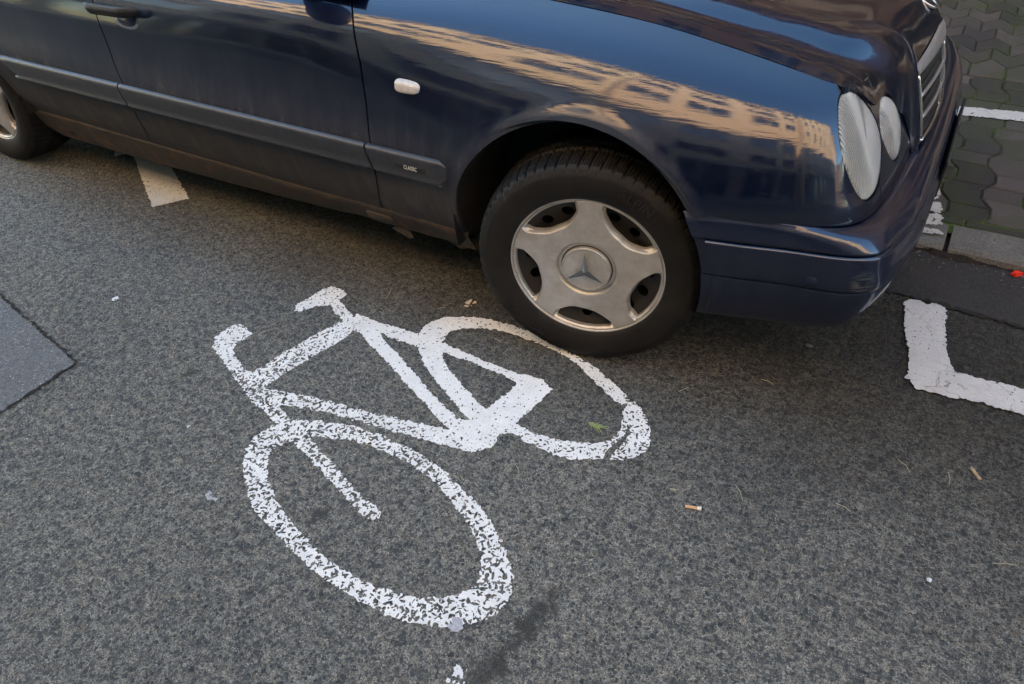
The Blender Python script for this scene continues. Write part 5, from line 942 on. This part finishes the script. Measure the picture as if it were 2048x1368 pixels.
def building(label, x0, x1, yf, s_, floors, mt, bays, fh=3.1, gh=3.6, winw=1.15):
    """s_ = -1: the front looks towards +y (stands on the -y side), s_ = +1 the other way round"""
    e = empty('town_house', ((x0+x1)/2, yf, 0), label, 'building'); Y = lambda d: yf+s_*d; H_ = gh+floors*fh; bw = (x1-x0)/bays; mb = MB()
    def bx(a, b_, d0, d1, z0, z1): mb.box(a, b_, min(Y(d0), Y(d1)), max(Y(d0), Y(d1)), z0, z1)
    wx = [x0+bw*(k+.5) for k in range(bays)]; wh = 1.65
    z = 0
    for fl_ in range(floors+1):
        h = gh if fl_ == 0 else fh; zs, ze = (z+.5, z+gh-.6) if fl_ == 0 else (z+.9, z+.9+wh); ww = winw*(1.6 if fl_ == 0 else 1)
        bx(x0, x1, 0, .35, z, zs); bx(x0, x1, 0, .35, ze, z+h); cx = x0
        for q in wx: bx(cx, q-ww/2, 0, .35, zs, ze); cx = q+ww/2
        bx(cx, x1, 0, .35, zs, ze); z += h
    bx(x0, x1, 8.6, 9.0, 0, H_); bx(x0, x0+.3, .35, 8.6, 0, H_); bx(x1-.3, x1, .35, 8.6, 0, H_); mb.build('wall', mt, e)
    mb = MB(); bx(x0-.05, x1+.05, -.35, 9.1, H_, H_+.35); mb.build('cornice', M['stone'], e); mb = MB(); bx(x0, x1, -.12, 0, gh-.15, gh+.15); mb.build('string_course', M['stone'], e)
    mb = MB(); cx = x0; bx(x0, x1, -.04, -.002, 0, .47); bx(x0, x1, -.04, -.002, gh-.59, gh-.17)
    for q in wx: bx(cx, q-winw*.8, -.04, -.002, .47, gh-.59); cx = q+winw*.8
    bx(cx, x1, -.04, -.002, .47, gh-.59); mb.build('ground_floor_shade', M['brown'], e)  # dark cladding added: shade of the lower facade painted as colour
    rf = MB(); ya, yb, ym = Y(-.3), Y(9.0), Y(4.3); rf.add([(x0, ya, H_+.35), (x1, ya, H_+.35), (x1, ym, H_+1.9), (x0, ym, H_+1.9), (x0, yb, H_+.35), (x1, yb, H_+.35)], [(0, 1, 2, 3), (3, 2, 5, 4), (0, 3, 4), (1, 5, 2), (0, 4, 5, 1)]); rf.build('roof', M['rooft'], e)
    z = 0
    for fl_ in range(floors+1):
        zs, ze = (z+.5, z+gh-.6) if fl_ == 0 else (z+.9, z+.9+wh); ww = winw*(1.6 if fl_ == 0 else 1)
        for q in wx:
            key = (s_, fl_ == 0, winw)
            if key not in wmesh:
                f_ = MB(); W2, H2 = ww, ze-zs
                def fb(a, b_, d0, d1, c0, c1): f_.box(a, b_, min(s_*d0, s_*d1), max(s_*d0, s_*d1), c0, c1)
                fb(-W2/2, W2/2, .16, .24, 0, .07); fb(-W2/2, W2/2, .16, .24, H2-.07, H2); fb(-W2/2, -W2/2+.07, .16, .24, .07, H2-.07); fb(W2/2-.07, W2/2, .16, .24, .07, H2-.07); fb(-.03, .03, .165, .235, .07, H2-.07); fb(-W2/2-.1, W2/2+.1, -.10, .10, -.10, 0)
                g_ = MB(); g_.box(-W2/2, W2/2, min(s_*.20, s_*.21), max(s_*.20, s_*.21), 0, H2); mA = bpy.data.meshes.new('window'); mA.from_pydata(f_.v, [], f_.f); mA.materials.append(M['frame']); mB = bpy.data.meshes.new('pane'); mB.from_pydata(g_.v, [], g_.f); mB.materials.append(M['pane']); wmesh[key] = (mA, mB)
            mA, mB = wmesh[key]; wo = bpy.data.objects.new('window', mA); COL.objects.link(wo); wo.parent = e; wo.location = (q-e.location.x, 0, zs); po = bpy.data.objects.new('pane', mB); COL.objects.link(po); po.parent = wo
        z += gh if fl_ == 0 else fh
    return e
building('sunlit cream house across the street, second from the left', -19, -3.5, -8.2, -1, 5, M['cream'], 5, winw=2.2)
building('sunlit sand-coloured house across the street opposite the hood of the car', -3.5, 8, -8.4, -1, 5, M['sand'], 4, 3.2, winw=2.1)
building('sunlit cream corner house across the street at the far right', 9.5, 24, -8.2, -1, 5, M['cream'], 6)
building('tall sand house across the street, farthest left', -36, -19.5, -8.3, -1, 4, M['sand'], 7)
building('brown rendered house on the pavement side, behind the parked car', -13, 2, 5.5, 1, 4, M['brown'], 7)
building('grey rendered house on the pavement side, beyond the hood of the car', 2, 15, 5.5, 1, 4, M['greyw'], 6)
building('grey house on the pavement side, farthest left', -30, -13, 5.6, 1, 4, M['greyw'], 7)
building('sand house across the street, far off beyond the corner house', 24.5, 44, -8.2, -1, 4, M['sand'], 7)
building('brown house on the pavement side, far off in front of the car', 15, 32, 5.5, 1, 4, M['brown'], 7)
building('unseen grey house added at the street end to block sky reflections, right-hand half', 56, 74, 6, -1, 2, M['greyw'], 7)  # both end houses added to keep low sky out of the nose reflections
building('unseen brown house added at the street end to block sky reflections, left-hand half', 56, 74, -3.2, -1, 2, M['brown'], 7)
